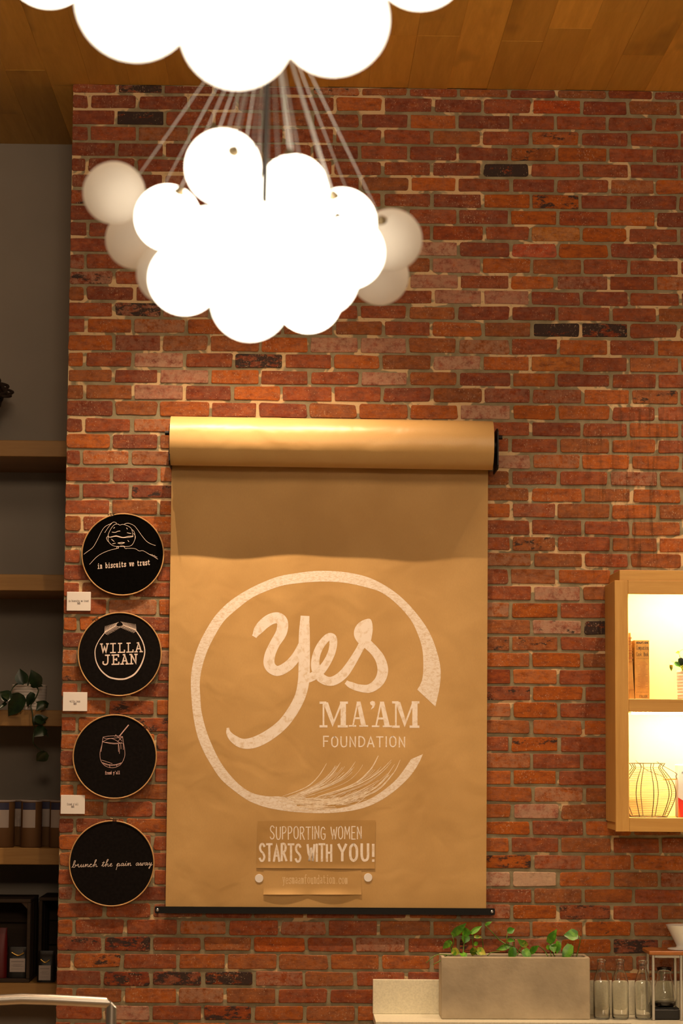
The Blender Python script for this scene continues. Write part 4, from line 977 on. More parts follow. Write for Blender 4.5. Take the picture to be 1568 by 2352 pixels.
milk_bottle(1404.5, 1443.5, 2203.5, 2321.5, -0.17, 'empty clear glass bottle in the middle of the three bottles')
milk_bottle(1457, 1495.5, 2206, 2324, -0.17, 'empty clear glass bottle nearest the coffee stand')
# coffee stand: steel frame, wooden top, carafe inside, dripper on top
YS0, YS1 = -0.215, -0.06
sa_, sb_ = W(1497.5, 2324, YS0), W(1568, 2324, YS0); zs = W(1520, 2193.5, YS0).z
stand = thing('coffee_stand', 'open steel coffee stand with a reddish wooden top at the end of the counter', 'stand', ((sa_.x + sb_.x) / 2, (YS0 + YS1) / 2, ZC + 0.0006))
z0 = ZC + 0.0006; pw = 0.011
for y in (YS0, YS1 - pw):
    mb = MB()
    for xx in (sa_.x, sb_.x - pw): mb.bbox((xx, y, z0), (xx + pw, y + pw, zs - 0.0005), 0.0015)
    mb.bbox((sa_.x + pw, y, zs - 0.0115), (sb_.x - pw, y + pw, zs - 0.0005), 0.0015)
    obj('steel_frame', mb, M['steel2'], stand)
mb = MB(); mb.bbox((sa_.x - 0.012, YS0 - 0.008, zs), (sb_.x + 0.012, YS1 + 0.02, W(1520, 2184.5, YS0).z), 0.003); obj('stand_top', mb, M['walnut'], stand)
zt2 = W(1520, 2184.5, YS0).z
cxd = W(1564, 2180, -0.14).x
mb = MB(); prof = [(0.0, 0.0), (0.054, 0.0), (0.056, 0.003), (0.050, 0.006), (0.022, 0.0075), (0.019, 0.016)]
hD = W(1560, 2124, -0.14).z - zt2 - 0.0005
for i in range(1, 22):
    t = i / 21; prof.append((lerp(0.020, 0.0612, t) + (0.0009 if i % 2 else -0.0004), lerp(0.018, hD, t)))
prof += [(0.0585, hD), (0.018, 0.024), (0.0, 0.023)]
drip = MB(); drip.lathe((cxd, -0.14, zt2 + 0.0005), prof, 40)
tag(obj('coffee_dripper', drip, M['ceramic'], at=(cxd, -0.14, zt2 + 0.0005)), 'white ribbed ceramic coffee cone standing on the wooden stand top', 'dripper')
base = thing('coffee_scale', 'low black square scale on the counter inside the steel stand', 'scale', ((sa_.x + sb_.x) / 2, -0.14, z0))
mb = MB(); cxs = (sa_.x + sb_.x) / 2; zc2 = W(1530, 2297, -0.18).z
mb.bbox((cxs - 0.052, -0.195, z0), (cxs + 0.052, -0.085, z0 + 0.042), 0.004); obj('scale_body', mb, M['bag'], base)
mb = MB(); mb.bbox((cxs - 0.050, -0.193, z0 + 0.0425), (cxs + 0.050, -0.087, z0 + 0.046), 0.001); obj('scale_plate', mb, M['black'], base)
car = thing('coffee_server', 'clear glass coffee server on the black scale inside the steel stand', 'jug', (cxs, -0.14, z0 + 0.0465))
zz = z0 + 0.0468; hC = W(1530, 2222, -0.14).z - zz
prof = [(0.0, 0.0), (0.040, 0.0), (0.046, 0.005), (0.048, hC*.25), (0.043, hC*.45), (0.033, hC*.66), (0.027, hC*.80), (0.027, hC*.90), (0.031, hC), (0.029, hC), (0.025, hC*.90), (0.025, hC*.80), (0.031, hC*.66), (0.041, hC*.45), (0.0462, hC*.25), (0.044, 0.007), (0.0, 0.004)]
mb = MB(); mb.lathe((cxs, -0.14, zz), prof, 40); obj('server_glass', mb, M['glass'], car)
mb = MB(); mb.lathe((cxs, -0.14, zz), [(0.0, 0.0055), (0.0440, 0.0078), (0.0452, 0.014), (0.0, 0.014)], 32); obj('coffee', mb, M['coffee'], car)

# ------------------------------------------------------------------ lit wall cabinet
YC = -0.30
cx0 = W(1412.5, 1620, YC).x; czt = W(1430, 1333, YC).z; czb = W(1430, 1910, YC).z; cx1 = cx0 + 0.98
cab = thing('wall_cabinet', 'open oak wall cabinet with two brightly lit bays on the brick wall', 'cabinet', ((cx0 + cx1) / 2, YC / 2, czb))
sw = 31.0 * 9.2 / F_PX
ft = 0.02
def part(name, a, b, mat, r=0.0012):
    m = MB(); m.bbox(a, b, r); return obj(name, m, mat, cab)
part('stile', (cx0, YC, czb), (cx0 + sw, YC + ft, czt), M['oak_z']); part('stile', (cx1 - sw, YC, czb), (cx1, YC + ft, czt), M['oak_z'])
zi = W(1500, 1364.4, YC).z; zj = W(1500, 1878.2, YC).z; zk0 = W(1500, 1605.5, YC).z; zk1 = W(1500, 1635.5, YC).z
part('rail', (cx0 + sw + .0004, YC, zi), (cx1 - sw - .0004, YC + ft, czt), M['oak_x']); part('rail', (cx0 + sw + .0004, YC, czb), (cx1 - sw - .0004, YC + ft, zj), M['oak_x'])
part('side_panel', (cx0 + .001, YC + ft + .0003, czb + 0.034), (cx0 + .02, -0.002, czt - .001), M['oak_z']); part('side_panel', (cx1 - .02, YC + ft + .0003, czb + 0.034), (cx1 - .001, -0.002, czt - .001), M['oak_z'])
part('underside_trim', (cx0 + .006, YC + ft + .0003, czb + .002), (cx1 - .006, -0.002, czb + 0.0335), M['oak_x'])
part('floor_panel', (cx0 + .0205, YC + ft + .0003, czb + 0.034), (cx1 - .0205, -0.014, zj - 0.0015), M['oak_x'])
part('shelf', (cx0 + sw + .0004, YC + 0.001, zk1), (cx1 - sw - .0004, -0.014, zk0), M['oak_x'])
part('top_panel', (cx0 + .0205, YC + ft + .0003, czt - 0.02), (cx1 - .0205, -0.014, czt - .001), M['oakback'])
part('back_panel', (cx0 + .0205, -0.0135, czb + 0.034), (cx1 - .0205, -0.002, czt - .001), M['oakback'])
zcr = W(1500, 1310, YC + 0.002).z
part('crown', (W(1422.5, 1320, YC).x, YC + 0.002, czt + .0003), (cx1 - 0.02, -0.002, zcr), M['oak_x'])
for zz_, nm in ((czt - 0.0206, 0), (zk1 - 0.0006, 1)):
    m = MB(); m.bbox((cx0 + sw + .02, YC + 0.045, zz_ - 0.008), (cx1 - sw - .02, YC + 0.057, zz_), 0.001); obj('light_strip', m, M['led'], cab)
# books
def book(x0, x1, y_top, tilt, Y0, mats, label, ink):
    zsf = zk0; a, b = W(x0, 1604, Y0), W(x1, 1604, Y0); h = W(x0, y_top, Y0).z - zsf
    root = thing('book', label, 'book', (a.x, Y0, zsf + 0.0008))
    R = Matrix.Rotation(-tilt, 3, 'Y')
    def tr(m):
        mv = [Vector((a.x, Y0, zsf + 0.0008)) + R @ (Vector(v) - Vector((a.x, Y0, zsf + 0.0008))) for v in m.v]
        m.v = [tuple(v) for v in mv]; return m
    wd = b.x - a.x; z0 = zsf + 0.0008; dp = 0.15
    m = MB(); m.bbox((a.x, Y0, z0), (a.x + wd, Y0 + 0.003, z0 + h), 0.001); m.bbox((a.x, Y0 + .003, z0), (a.x + 0.003, Y0 + dp, z0 + h), 0.001); m.bbox((a.x + wd - .003, Y0 + .003, z0), (a.x + wd, Y0 + dp, z0 + h), 0.001)
    obj('book_cover', tr(m), mats, root)
    m = MB(); m.box((a.x + .0035, Y0 + .0035, z0 + .003), (a.x + wd - .0035, Y0 + dp - .005, z0 + h - .003)); obj('pages', tr(m), M['pages'], root)
    return root, tr
Yb = -0.225
zsh = ZC
b2, tr = book(1457.6, 1491.5, 1470.5, 0.0, Yb, M['bookcloth'], 'thick tan cookbook with lettered spine standing upright in the lit cabinet', None)
CB = lambda x, y: (1430 + x / 10.69, 1440 + y / 10.69)
SB = lambda px, py: W(px, py, Yb - 0.0006)
mb = MB()
text(mb, "WOMAN'S HOME", SANS, CB(330,0)[0], CB(630,0)[0], CB(0,415)[1], 5.0, 0.42, SB, 0, 0.8)
text(mb, 'Companion', TYPE, CB(330,0)[0], CB(632,0)[0], CB(0,555)[1], 8.6, 0.38, SB, 0, 0.2)
text(mb, 'Cook Book', TYPE, CB(330,0)[0], CB(630,0)[0], CB(0,715)[1], 8.6, 0.38, SB, 0, 0.2)
text(mb, 'C', SANS, CB(330,0)[0], CB(362,0)[0], CB(0,555)[1], 8.6, 0.38, SB); text(mb, 'C', SANS, CB(330,0)[0], CB(362,0)[0], CB(0,715)[1], 8.6, 0.38, SB); text(mb, 'B', SANS, CB(510,0)[0], CB(540,0)[0], CB(0,715)[1], 8.6, 0.38, SB)
obj('spine_title', mb, M['bookink'], b2, fix=False); mb = MB()
text(mb, 'COLLIER', SANS, CB(405,0)[0], CB(600,0)[0], CB(0,1735)[1], 5.4, 0.38, SB, 0, 0.8)
for yy in (1603,):
    for k in range(8): ribbon(mb, [CB(345 + k * 38, yy - 6), CB(345 + k * 38, yy + 8)], 0.45, SB)
obj('spine_foot_lettering', mb, M['bookink'], b2, fix=False)
mb = MB()
for k in range(8): ribbon(mb, [CB(345 + k * 38, 769), CB(345 + k * 38, 783)], 0.45, SB)
obj('spine_dots', mb, M['bookink'], b2, fix=False)
mb = MB(); rb = random.Random(8)
for k in range(22):
    yy = 865 + k * 30; hw_ = rb.choice((60, 75, 100, 120)); ribbon(mb, [CB(490 - hw_, yy), CB(490 + hw_, yy)], 0.42, SB)
obj('spine_print', mb, M['bookink2'], b2, fix=False)
b1, tr = book(1444.0, 1456.5, 1454, 0.05, Yb - 0.004, M['bookcloth2'], 'thin ochre book leaning left beside the thick tan cookbook', None)
m = MB(); a0 = W(1443.5, 1604, Yb - .005)
for k, (zf, hf) in enumerate(((.93, .012), (.88, .008), (.84, .006), (.78, .004), (.74, .010), (.70, .008), (.66, .003), (.62, .012), (.57, .004))):
    hgt = 0.26; zz_ = zk0 + hgt * zf; m.box((a0.x + .004, Yb - 0.0048, zz_), (a0.x + .026, Yb - 0.0041, zz_ + hf * 0.55))
obj('spine_print', tr(m), M['bookink2'], b1)
m = MB(); m.box((a0.x + .004, Yb - 0.0048, zk0 + .036), (a0.x + .026, Yb - 0.0041, zk0 + .038)); obj('spine_band', tr(m), M['bookink2'], b1)
# rope pot with pothos in the upper bay
pcx = W(1582, 1590, -0.2).x
pot = thing('plant_pot', 'white corded pot in the upper bay of the lit cabinet', 'pot', (pcx, -0.18, zk0 + .0008))
def rope_pot(root, cx, cy, z0, r, h, rows, mat):
    prof = [(0.0, 0.002), (r * .9, 0.0)]
    for i in range(rows * 4 + 1):
        t = i / (rows * 4); prof.append((r * lerp(0.94, 1.0, t) + 0.0018 * abs(math.sin(PI * i / 4)), h * t))
    prof += [(r * .93, h), (r * .90, h * .8), (0.0, h * .8)]
    m = MB(); m.lathe((cx, cy, z0), prof, 36); obj('pot_body', m, mat, root)
hp = W(1560, 1541, -0.2).z - zk0
rope_pot(pot, pcx, -0.18, zk0 + .0008, pcx - W(1554.5, 1590, -0.18).x, hp, 9, M['rope'])
ivy = thing('pothos', 'bright green trailing plant in the corded pot of the lit cabinet', 'plant', (pcx, -0.2, zk0 + hp * .8))
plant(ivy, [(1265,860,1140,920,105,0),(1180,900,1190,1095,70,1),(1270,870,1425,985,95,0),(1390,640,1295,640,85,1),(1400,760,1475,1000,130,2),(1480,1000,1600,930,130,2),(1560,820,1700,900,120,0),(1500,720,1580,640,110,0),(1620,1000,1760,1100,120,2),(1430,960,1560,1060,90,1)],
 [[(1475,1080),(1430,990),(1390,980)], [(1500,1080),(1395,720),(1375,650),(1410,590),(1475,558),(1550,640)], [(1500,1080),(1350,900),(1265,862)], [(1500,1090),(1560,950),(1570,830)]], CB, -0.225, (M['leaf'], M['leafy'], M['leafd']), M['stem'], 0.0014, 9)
# wire egg basket in the lower bay
Yw = -0.165; C7 = lambda x, y: (1430 + x / 11.36, 1720 + y / 11.36)
zfl = zj - 0.0015
bc = W(*C7(640, 1700), Yw); bcx = bc.x; sc_w = 1.0 / (11.36 * F_PX / 9.335)
bask = thing('wire_basket', 'round rusty wire egg basket in the lower bay of the lit cabinet', 'basket', (bcx, Yw, zfl + 0.0015))
prof = [(520, 1755), (600, 1600), (690, 1400), (745, 1200), (720, 1000), (640, 820), (510, 650), (400, 520), (405, 480), (470, 395)]
prof = [(r * 0.985 * sc_w, (1770 - y) * sc_w + 0.002) for r, y in prof]
pr = catmull(prof, 5)
for k in range(10):
    an = 2 * PI * (k + 0.62) / 10; m = MB()
    m.tube([(bcx + r * math.cos(an), Yw + r * math.sin(an), zfl + z) for r, z in pr], 0.0017, 6); obj('rib', m, M['wire'], bask)
def ring(m, r, z, rad, n=40):
    P = [(bcx + r * math.cos(2*PI*k/n), Yw + r * math.sin(2*PI*k/n), zfl + z) for k in range(n + 1)]; m.tube(P, rad, 5, cap=False)
def rat(z):
    for (r0, z0_), (r1, z1_) in zip(pr, pr[1:]):
        if z0_ <= z <= z1_ and z1_ > z0_: return lerp(r0, r1, (z - z0_) / (z1_ - z0_))
    return pr[-1][0]
for k in range(27):
    z = prof[0][1] + (prof[-2][1] - prof[0][1]) * (k + 0.5) / 27; m = MB(); ring(m, rat(z), z, 0.0008, 36); obj('hoop_wire', m, M['hoopwire'], bask)
m = MB(); ring(m, prof[-1][0], prof[-1][1], 0.0014); obj('rim_wire', m, M['wire'], bask)
m = MB(); ring(m, prof[0][0], 0.002, 0.0014); obj('foot_wire', m, M['wire'], bask)
m = MB(); P = [(-0.042, .0), (-0.044, .006), (-0.038, .008)]
zt_ = zfl + prof[-1][1]; A = Vector((bcx - prof[-1][0] * .75, Yw - .035, zt_ + .006)); B = Vector((bcx + prof[-1][0] * .45, Yw - .035, zt_ + .004))
hA = W(*C7(1405, 660), Yw - .06); hB = W(*C7(1405, 790), Yw - .06); hC_ = W(*C7(1060, 790), Yw + .04)
m.tube(catmull([tuple(W(*C7(880,330), Yw - .05)), tuple(W(*C7(1100,470), Yw - .055)), tuple(W(*C7(1330,600), Yw - .06)), tuple(hA), tuple(W(*C7(1385,710), Yw - .06)), tuple(hB)], 5), 0.0013, 6)
m.tube(catmull([tuple(W(*C7(330,300), Yw + .05)), tuple(W(*C7(550,500), Yw + .05)), tuple(W(*C7(720,600), Yw + .045)), tuple(W(*C7(1030,715), Yw + .04)), tuple(hC_)], 5), 0.0011, 6)
obj('bail', m, M['wire'], bask)
m = MB(); m.tube([tuple(hB), tuple(hC_)], 0.0032, 10); obj('grip', m, M['handle'], bask)
# carton
q0 = W(1556.5, 1875, -0.22); cwid = 0.095; chh = W(1560, 1755.5, -0.22).z - zfl
cart = thing('coffee_bag', 'white bag with a red lower part at the edge of the lit cabinet', 'bag', (q0.x + cwid / 2, -0.19, zfl + .0006))
m = MB(); m.bbox((q0.x, -0.22, zfl + .0006), (q0.x + cwid, -0.15, zfl + chh), 0.004); obj('bag_body', m, M['carton'], cart)
SBg = lambda px, py: W(px, py, -0.2206)
def wpt(dx, t): return (q0.x + dx, -0.2204, zfl + .002 + chh * t)
m = MB(); tt = [i / 12 for i in range(13)]
vs = [wpt(cwid * t * .98 + .001, 0.0) for t in tt] + [wpt(cwid * t * .98 + .001, 0.37 - 0.10 * math.sin(t * PI * .9)) for t in tt]
m.add(vs, [(i, i+1, 14+i, 13+i) for i in range(12)]); obj('red_print', m, M['cartonred'], cart, fix=False)
m = MB(); vs = [(v[0], v[1] - .0002, v[2]) for v in (wpt(.001, 0), wpt(.010, 0), wpt(.003, .22), wpt(.001, .30))] ; m.add(vs, [(0, 1, 2, 3)]); obj('orange_print', m, M['cartonor'], cart, fix=False)
m = MB(); text(m, 'P', SANS, 1565.5, 1570, 1778, 5.0, 0.5, SBg); obj('printed_letter', m, M['bookink'], cart, fix=False)

# ------------------------------------------------------------------ shelves in the recess
YSF, YSB = 0.39, RECESS - 0.0005
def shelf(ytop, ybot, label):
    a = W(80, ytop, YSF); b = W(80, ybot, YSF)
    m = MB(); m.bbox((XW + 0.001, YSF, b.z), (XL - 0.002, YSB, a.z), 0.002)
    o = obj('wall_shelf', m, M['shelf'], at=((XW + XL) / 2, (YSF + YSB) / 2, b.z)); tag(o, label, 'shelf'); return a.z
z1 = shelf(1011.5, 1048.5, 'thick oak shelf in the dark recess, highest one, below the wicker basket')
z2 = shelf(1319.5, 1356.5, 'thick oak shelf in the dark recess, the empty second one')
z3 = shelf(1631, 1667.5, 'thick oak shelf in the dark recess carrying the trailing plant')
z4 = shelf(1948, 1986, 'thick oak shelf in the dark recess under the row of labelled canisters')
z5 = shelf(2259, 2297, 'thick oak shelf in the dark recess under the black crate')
# wicker basket: a tilted bowl with a looped rim, mostly left of the frame
bk = W(-85, 905, 0.55); Rb = 0.235
wk = thing('wicker_basket', 'dark woven basket with looped rim at the left edge above the top shelf', 'basket', (bk.x, 0.6, z1 + .001))
m = MB(); axd = Vector((0.45, -0.35, 1.0)).normalized(); e1 = axd.orthogonal().normalized(); e2 = axd.cross(e1)
rimc = W(-88, 862, 0.62)
if True:
    rr0 = 0.115; hgt = 0.155; n = 48; rows = 14; vs = []
    rimr = 0.205; basec = Vector((rimc.x, 0.62, z1 + 0.004))
    for i in range(rows + 1):
        t = i / rows
        for k in range(n):
            an = 2*PI*k/n; up3 = Vector((math.cos(an), math.sin(an), 0)); tl = (e1 * math.cos(an) + e2 * math.sin(an))
            # level at the foot, tilted at the rim
            fa = Vector((math.cos(an), math.sin(an), 0)); proj = fa - axd * fa.dot(axd); tl = proj.normalized()
            r = lerp(rr0, rimr, t) + 0.003 * ((i % 2) * 2 - 1) * ((k // 2 % 2) * 2 - 1)
            c = basec.lerp(rimc, t); dirv = fa.lerp(tl, t); vs.append(c + dirv * r * (1 if t < 1 else 1))
    m.add(vs, [(i*n+k, i*n+(k+1)%n, (i+1)*n+(k+1)%n, (i+1)*n+k) for i in range(rows) for k in range(n)], False)
    m.add(vs[:n], [tuple(range(n))])
    obj('woven_body', m, M['wicker'], wk)
    rim = vs[-n:]; m = MB(); m.tube(rim + rim[:1], 0.010, 6, cap=False)
    for k in range(0, n, 3):
        p0, p1 = Vector(rim[k]), Vector(rim[(k + 3) % n]); mid = (p0 + p1) / 2; out = (mid - rimc).normalized()
        P = [p0, p0.lerp(p1, .15) + out * .022 + axd * .006, mid + out * .036 + axd * .010, p0.lerp(p1, .85) + out * .022 + axd * .006, p1]
        m.tube(catmull([tuple(p) for p in P], 4), 0.0065, 6)
    obj('looped_rim', m, M['wicker'], wk)
# plant on the third shelf
C6 = lambda x, y: (x / 7.84, 1500 + y / 7.84)
pl = W(67, 1630, 0.50); rp = 39 * 10.0 / F_PX; hp2 = W(67, 1573, 0.5).z - z3
pot2 = thing('plant_pot', 'pale corded pot on the shelf in the dark recess', 'pot', (pl.x, 0.5, z3 + .0008))
rope_pot(pot2, pl.x, 0.5, z3 + .0008, rp, hp2, 9, M['rope'])
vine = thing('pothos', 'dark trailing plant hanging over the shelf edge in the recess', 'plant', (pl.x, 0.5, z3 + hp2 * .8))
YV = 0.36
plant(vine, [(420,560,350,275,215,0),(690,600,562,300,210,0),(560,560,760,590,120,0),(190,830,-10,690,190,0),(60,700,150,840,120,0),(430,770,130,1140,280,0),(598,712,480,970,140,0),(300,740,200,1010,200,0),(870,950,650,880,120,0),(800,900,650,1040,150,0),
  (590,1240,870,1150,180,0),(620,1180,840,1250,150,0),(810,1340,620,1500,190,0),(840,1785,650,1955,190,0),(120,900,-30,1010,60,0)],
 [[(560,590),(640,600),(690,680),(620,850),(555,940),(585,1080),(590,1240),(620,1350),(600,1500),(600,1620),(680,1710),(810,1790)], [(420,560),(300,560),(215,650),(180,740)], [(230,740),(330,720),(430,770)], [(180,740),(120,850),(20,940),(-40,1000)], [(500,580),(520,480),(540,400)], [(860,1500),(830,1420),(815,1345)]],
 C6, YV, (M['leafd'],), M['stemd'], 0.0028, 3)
# canisters on the fourth shelf
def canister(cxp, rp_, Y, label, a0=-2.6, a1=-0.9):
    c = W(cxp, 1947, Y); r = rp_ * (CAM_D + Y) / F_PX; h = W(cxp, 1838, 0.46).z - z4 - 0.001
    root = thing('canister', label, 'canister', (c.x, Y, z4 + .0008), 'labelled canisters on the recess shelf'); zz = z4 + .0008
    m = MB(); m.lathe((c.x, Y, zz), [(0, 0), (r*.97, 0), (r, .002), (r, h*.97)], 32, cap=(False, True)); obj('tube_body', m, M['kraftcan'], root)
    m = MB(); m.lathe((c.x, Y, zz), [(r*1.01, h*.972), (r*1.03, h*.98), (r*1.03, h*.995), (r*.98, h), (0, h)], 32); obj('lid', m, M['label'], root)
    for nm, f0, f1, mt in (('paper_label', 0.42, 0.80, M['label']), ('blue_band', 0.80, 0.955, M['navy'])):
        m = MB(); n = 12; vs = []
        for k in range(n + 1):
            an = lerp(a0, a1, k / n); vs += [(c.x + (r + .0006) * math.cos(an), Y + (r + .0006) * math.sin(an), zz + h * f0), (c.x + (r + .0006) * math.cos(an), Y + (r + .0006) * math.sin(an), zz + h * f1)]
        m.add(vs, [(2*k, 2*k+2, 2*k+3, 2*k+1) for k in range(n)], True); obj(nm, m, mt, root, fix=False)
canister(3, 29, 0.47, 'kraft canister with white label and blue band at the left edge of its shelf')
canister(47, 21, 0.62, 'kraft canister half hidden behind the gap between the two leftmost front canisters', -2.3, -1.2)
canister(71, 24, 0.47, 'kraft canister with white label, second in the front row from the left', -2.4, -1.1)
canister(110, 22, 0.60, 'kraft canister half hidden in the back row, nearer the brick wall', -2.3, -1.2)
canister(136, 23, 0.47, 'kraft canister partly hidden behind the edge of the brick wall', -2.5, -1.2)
# crate and bags on the fifth shelf
z0 = z5 + .0008; ck = 0.014; zt5 = W(60, 2066, 0.42).z; hs = (zt5 - z0)
def crate_box(xw, xa, Yc0, Yc1, label):
    crate = thing('wooden_crate', label, 'crate', ((xa + xw) / 2, (Yc0 + Yc1) / 2, z5 + .0008))
    def cpart(nm, a, b): m = MB(); m.bbox(a, b, .002); obj(nm, m, M['crate'], crate)
    w3 = (Yc1 - Yc0) / 3
    for (ya, yb_) in ((Yc0, Yc0 + w3 - .006), (Yc0 + w3, Yc0 + 2 * w3 - .006), (Yc0 + 2 * w3, Yc1)):
        cpart('slat', (xw, ya, z0), (xa, yb_, z0 + ck)); cpart('slat', (xw, ya, zt5 - ck), (xa, yb_, zt5))
        cpart('slat', (xa - ck, ya, z0 + ck + .0005), (xa, yb_, zt5 - ck - .0005)); cpart('slat', (xw, ya, z0 + ck + .0005), (xw + ck, yb_, zt5 - ck - .0005))
    for k in range(3): cpart('slat', (xw + ck, Yc1 - .012, z0 + ck + .001 + (hs - 2*ck) * k / 3), (xa - ck, Yc1, z0 + ck - .005 + (hs - 2*ck) * (k + 1) / 3))
    m = MB(); xi, zi2 = xa - ck, zt5 - ck
    m.add([(xi, Yc0 + .004, zi2), (xi - .026, Yc0 + .004, zi2), (xi, Yc0 + .004, zi2 - .026), (xi, Yc0 + .03, zi2), (xi - .026, Yc0 + .03, zi2), (xi, Yc0 + .03, zi2 - .026)], [(0, 1, 2), (3, 5, 4), (0, 3, 4, 1), (1, 4, 5, 2), (2, 5, 3, 0)])
    obj('corner_block', m, M['crate'], crate)
xa = W(69, 2150, 0.42).x
crate_box(xa - 0.42, xa, 0.42, 0.74, 'dark wooden crate lying on its side at the left edge of the lowest recess shelf')
crate_box(xa + 0.02, XL - 0.004, 0.56, 0.88, 'added narrow dark wooden crate filling the dark gap behind the bag beside the brick edge')  # crate added to fill the dark gap by the brick edge
def bag(x0, x1, yt, yb, Y, mat, label, lab=None, cat='bag', zb_=None, gold=True, deep=0.06):
    a, b = W(x0, yb, Y), W(x1, yb, Y); cx = (a.x + b.x) / 2; w2 = (b.x - a.x) / 2; zt_ = W(cx, 0, Y).z; zt_ = W((x0+x1)/2, yt, Y).z; zz = zb_
    root = thing('coffee_bag', label, cat, (cx, Y + deep / 2, zz)); h = zt_ - zz
    m = MB(); vs = []; n = 20; lv = [(0, 1, 1), (.04, 1.02, 1.03), (.5, 1.0, 1.0), (.72, .97, .75), (.86, .93, .35), (.93, .92, .14), (1.0, .92, .08)]
    for (t, fx_, fy_) in lv:
        for k in range(n):
            an = 2*PI*k/n; ca, sa = math.cos(an), math.sin(an); q = 1 / (abs(ca)**5 + abs(sa)**5) ** .2
            vs.append((cx + ca*q*w2*fx_, Y + deep/2 + sa*q*deep/2*fy_, zz + h*t))
    m.add(vs, [(i*n+k, i*n+(k+1)%n, (i+1)*n+(k+1)%n, (i+1)*n+k) for i in range(len(lv)-1) for k in range(n)], True); m.add(vs[-n:], [tuple(range(n))]); m.add(vs[:n], [tuple(range(n))])
    obj('bag_body', m, mat, root)
    if lab:
        m = MB(); p, q = W(lab[0], lab[3], Y - .003), W(lab[2], lab[1], Y - .003); m.bbox((p.x, Y - .0035, p.z), (q.x, Y - .0022, q.z), .0003); obj('paper_label', m, M['label'], root)
    if lab:
        m = MB(); S = lambda px, py: W(px, py, Y - .0042); xm0, xm1 = lab[0] + 4, lab[2] - 4
        for k, f in enumerate((.22, .42, .50, .58, .78)): ribbon(m, [(xm0 + (k % 2) * 4, lerp(lab[1], lab[3], f)), (xm1 - (k % 3) * 3, lerp(lab[1], lab[3], f))], 0.9 if k == 0 else 0.35, S)
        obj('label_print', m, M['ink'], root, fix=False)
    if gold:
        m = MB(); xc0, xc1 = lab[0] + 5, lab[2] - 3; yy = lab[1] - 14
        P = catmull([(xc0, yy), ((xc0 + xc1) / 2, yy + 7), (xc1, yy + 1)], 6); m.tube([W(p[0], p[1], Y + .004) for p in P], 0.0035, 6); obj('twist_tie', m, M['gold'], root)
    return root
bag(14, 63, 2176, 2250, 0.46, M['bag'], 'black coffee bag with a white label inside the dark crate', (22, 2201.5, 58, 2232.5), zb_=z0 + ck + .001)
bag(-30, 14, 2132, 2250, 0.45, M['red'], 'red bag inside the dark crate at the left edge', None, zb_=z0 + ck + .001, gold=False)
bag(84, 124, 2185, 2262, 0.43, M['bag'], 'black coffee bag with a white label standing right of the dark crate', (88.5, 2217.5, 116.5, 2251.5), zb_=z5 + .0008)

# ------------------------------------------------------------------ steel rail in front
YQ = CAM_D * -1 + 8.0
rail = thing('steel_rail', 'polished steel tube rail with a square corner in the foreground', 'rail', (W(258, 2300, YQ).x, YQ, 0.0))
rr = 0.0178
pts = [W(x, y, YQ) for x, y in ((-420, 2300), (-200, 2296), (-90, 2296), (0, 2296.5), (50, 2294), (120, 2296), (200, 2300), (256, 2303.5))]
m = MB(); P = [Vector(p) for p in pts]; cor = P[-1]
# mitred corner: the last ring of the level tube and the first of the upright share the 45 degree plane
def tube_mitre(m, A, B, planeN=None):
    pass
def rings_between(pl, r, n=24, mitre=None):
    vs = []
    for i, p in enumerate(pl):
        t = (pl[min(i+1, len(pl)-1)] - pl[max(i-1, 0)]).normalized(); u_ = Vector((0, 1, 0)); q_ = t.cross(u_).normalized()
        for k in range(n):
            an = 2*PI*k/n; off = u_ * math.cos(an) * r + q_ * math.sin(an) * r
            if i == len(pl) - 1 and mitre is not None:
                nn = mitre; s = -(off.dot(nn)) / t.dot(nn); off = off + t * s
            if i == 0 and mitre is not None and len(pl) == 2 and False: pass
            vs.append(p + off)
    return vs
nn = Vector((1, 0, 1)).normalized(); nseg = 24
A_ = rings_between(P, rr, nseg, nn); m.add(A_, [(i*nseg+k, i*nseg+(k+1)%nseg, (i+1)*nseg+(k+1)%nseg, (i+1)*nseg+k) for i in range(len(P)-1) for k in range(nseg)], True)
obj('top_tube', m, M['steel'], rail)
dn = [Vector((cor.x, cor.y, 0.0)), Vector((cor.x, cor.y, 0.6)), cor]
m = MB(); B_ = rings_between(dn, rr, nseg, nn); m.add(B_, [(i*nseg+k, i*nseg+(k+1)%nseg, (i+1)*nseg+(k+1)%nseg, (i+1)*nseg+k) for i in range(2) for k in range(nseg)], True)
obj('post', m, M['steel'], rail)
m = MB(); m.tube([(P[0].x, P[0].y, 0), (P[0].x, P[0].y, P[0].z)], rr, 24); obj('post', m, M['steel'], rail)

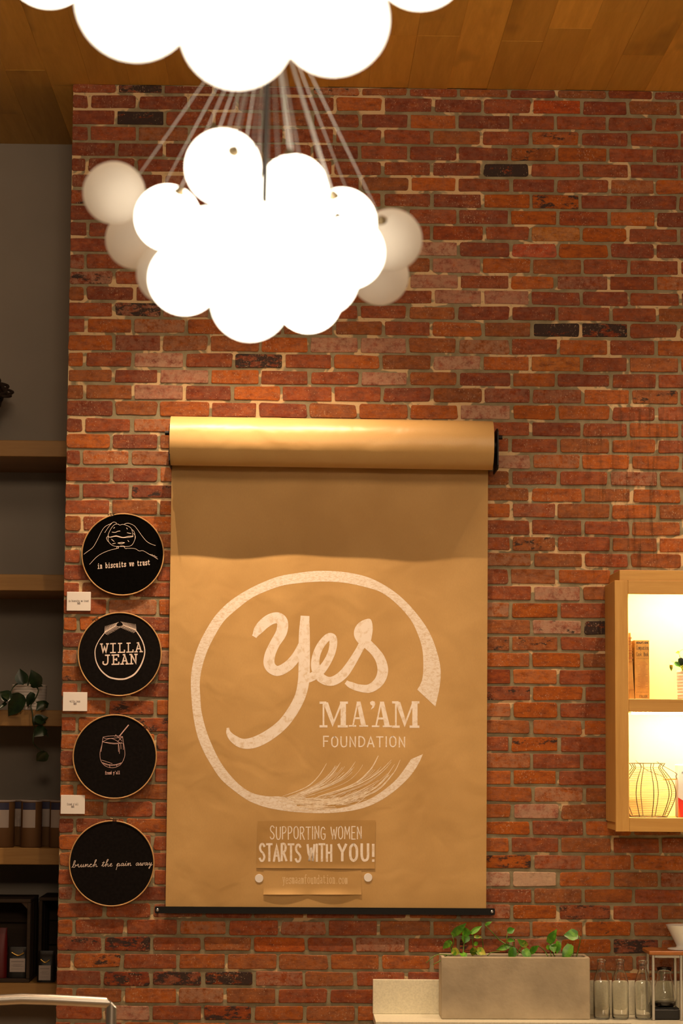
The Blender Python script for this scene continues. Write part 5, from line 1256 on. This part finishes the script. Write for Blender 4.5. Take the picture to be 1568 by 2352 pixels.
# ------------------------------------------------------------------ cloud chandeliers
def unit_sphere():
    bm = bmesh.new(); bmesh.ops.create_uvsphere(bm, u_segments=40, v_segments=24, radius=1.0)
    me = bpy.data.meshes.new('globe'); bm.to_mesh(me); bm.free()
    me.polygons.foreach_set('use_smooth', [True] * len(me.polygons)); return me
SPH_ON = unit_sphere(); SPH_ON.materials.append(M['globe']); SPH_OFF = unit_sphere(); SPH_OFF.materials.append(M['globeoff'])
def cap_mesh():
    m = MB(); m.lathe((0, 0, 0), [(0.0, 0.012), (0.006, 0.012), (0.008, 0.010), (0.010, 0.002), (0.013, -0.001), (0.013, -0.004), (0.0, -0.004)], 16); return mesh_of('fitting', m, M['cap'])
CAPM = cap_mesh()
def chandelier(label, globes, D, hubpx, hubz, rodend):
    """globes: (px, py, r px, lit, optional depth push, optional cap direction)"""
    G = []
    for g in globes:
        px, py, rp_, lit = g[:4]; z = D * F_PX / (2 * rp_) + (g[4] if len(g) > 4 else 0)
        G.append([px, py, rp_, lit, z, g[5] if len(g) > 5 else None])
    def cen(g): return W(g[0], g[1], -CAM_D + g[4])
    for it in range(120):                                    # slide globes along their sight lines until they only touch
        for i in range(len(G)):
            for j in range(i):
                a, b = cen(G[i]), cen(G[j]); ra, rb = G[i][2] * G[i][4] / F_PX, G[j][2] * G[j][4] / F_PX
                d_ = (a - b).length; ov = (ra + rb) * 0.99 - d_
                if ov > 0:
                    s = 1 if G[i][4] >= G[j][4] else -1
                    G[i][4] += s * ov * 0.5; G[j][4] -= s * ov * 0.5
    hub = W(hubpx[0], hubpx[1], -CAM_D + hubz)
    root = thing('cloud_chandelier', label, 'chandelier', (hub.x, hub.y, CEIL))
    base = Vector(root.location)
    for g in G:
        c = cen(g); r = g[2] * g[4] / F_PX
        o = bpy.data.objects.new('globe', SPH_ON if g[3] else SPH_OFF); COL.objects.link(o); o.parent = root; o.location = c - base; o.scale = (r, r, r)
        up = (hub - c).normalized()
        if g[5]: up = Vector(g[5]).normalized()
        k = bpy.data.objects.new('fitting', CAPM); COL.objects.link(k); k.parent = o; k.location = up * 1.0; k.scale = (1 / r, 1 / r, 1 / r)
        k.rotation_euler = up.to_track_quat('Z', 'Y').to_euler()
        tip = c + up * (r + 0.010); m = MB(); m.tube([tip, tip + (hub - tip) * 0.5, hub - (hub - tip).normalized() * 0.02], 0.0013, 6); obj('cord', m, M['cord'], root)
    m = MB(); m.lathe(tuple(hub), [(0, -.03), (.02, -.03), (.026, -.02), (.026, .03), (.018, .045), (0, .045)], 24); obj('hub', m, M['rod'], root)
    m = MB(); e = W(rodend[0], rodend[1], -CAM_D + hubz); m.tube([e, hub - Vector((0, 0, .03))], 0.0065, 12); m.tube([hub + Vector((0, 0, .045)), Vector((hub.x, hub.y, CEIL - .03))], 0.0065, 12); obj('centre_rod', m, M['rod'], root)
    m = MB(); m.lathe((hub.x, hub.y, CEIL - .03), [(0, 0), (.05, 0), (.06, .006), (.06, .027), (0, .027)], 28); obj('ceiling_rose', m, M['rod'], root)
    return root
chandelier('lower cloud chandelier of frosted globes, whole cluster visible in front of the brick wall',
 [(512,384,88,1,0,(0.30,-0.93,0.20)), (674,435,81,1), (385,500,77,1), (262,443,73,0,0,(0.62,0.5,0.6)), (310,550,69,0), (384,628,72,0,.06), (424,640,84,1), (574,694,90,1,-.02), (708,688,78,1,.05), (738,640,86,1,-.05),
  (785,512,81,1,0,(-0.25,-0.75,0.6)), (898,551,73,0,.02), (872,634,68,0,.06), (800,580,84,1), (560,545,92,1,-.2), (650,565,90,1,-.3), (480,560,86,1,-.1), (610,640,92,1,-.25), (600,480,80,1,.1), (700,540,80,1,.2), (520,620,78,1,.2)],
 0.15, (618, -25), 4.75, (607, 470))
chandelier('upper cloud chandelier of frosted globes cut off by the top edge of the picture',
 [(545,72,130,1), (765,45,127,1), (312,0,137,1,.1), (112,-85,103,1,.2), (965,-90,112,1,.1), (440,-90,130,1,-.2), (640,-110,135,1,-.1), (835,-120,125,1), (250,-180,120,1), (560,-260,130,1), (760,-250,128,1), (390,-300,120,1), (920,-260,112,1), (650,-380,118,1)],
 0.15, (610, -880), 3.1, (600, -250))
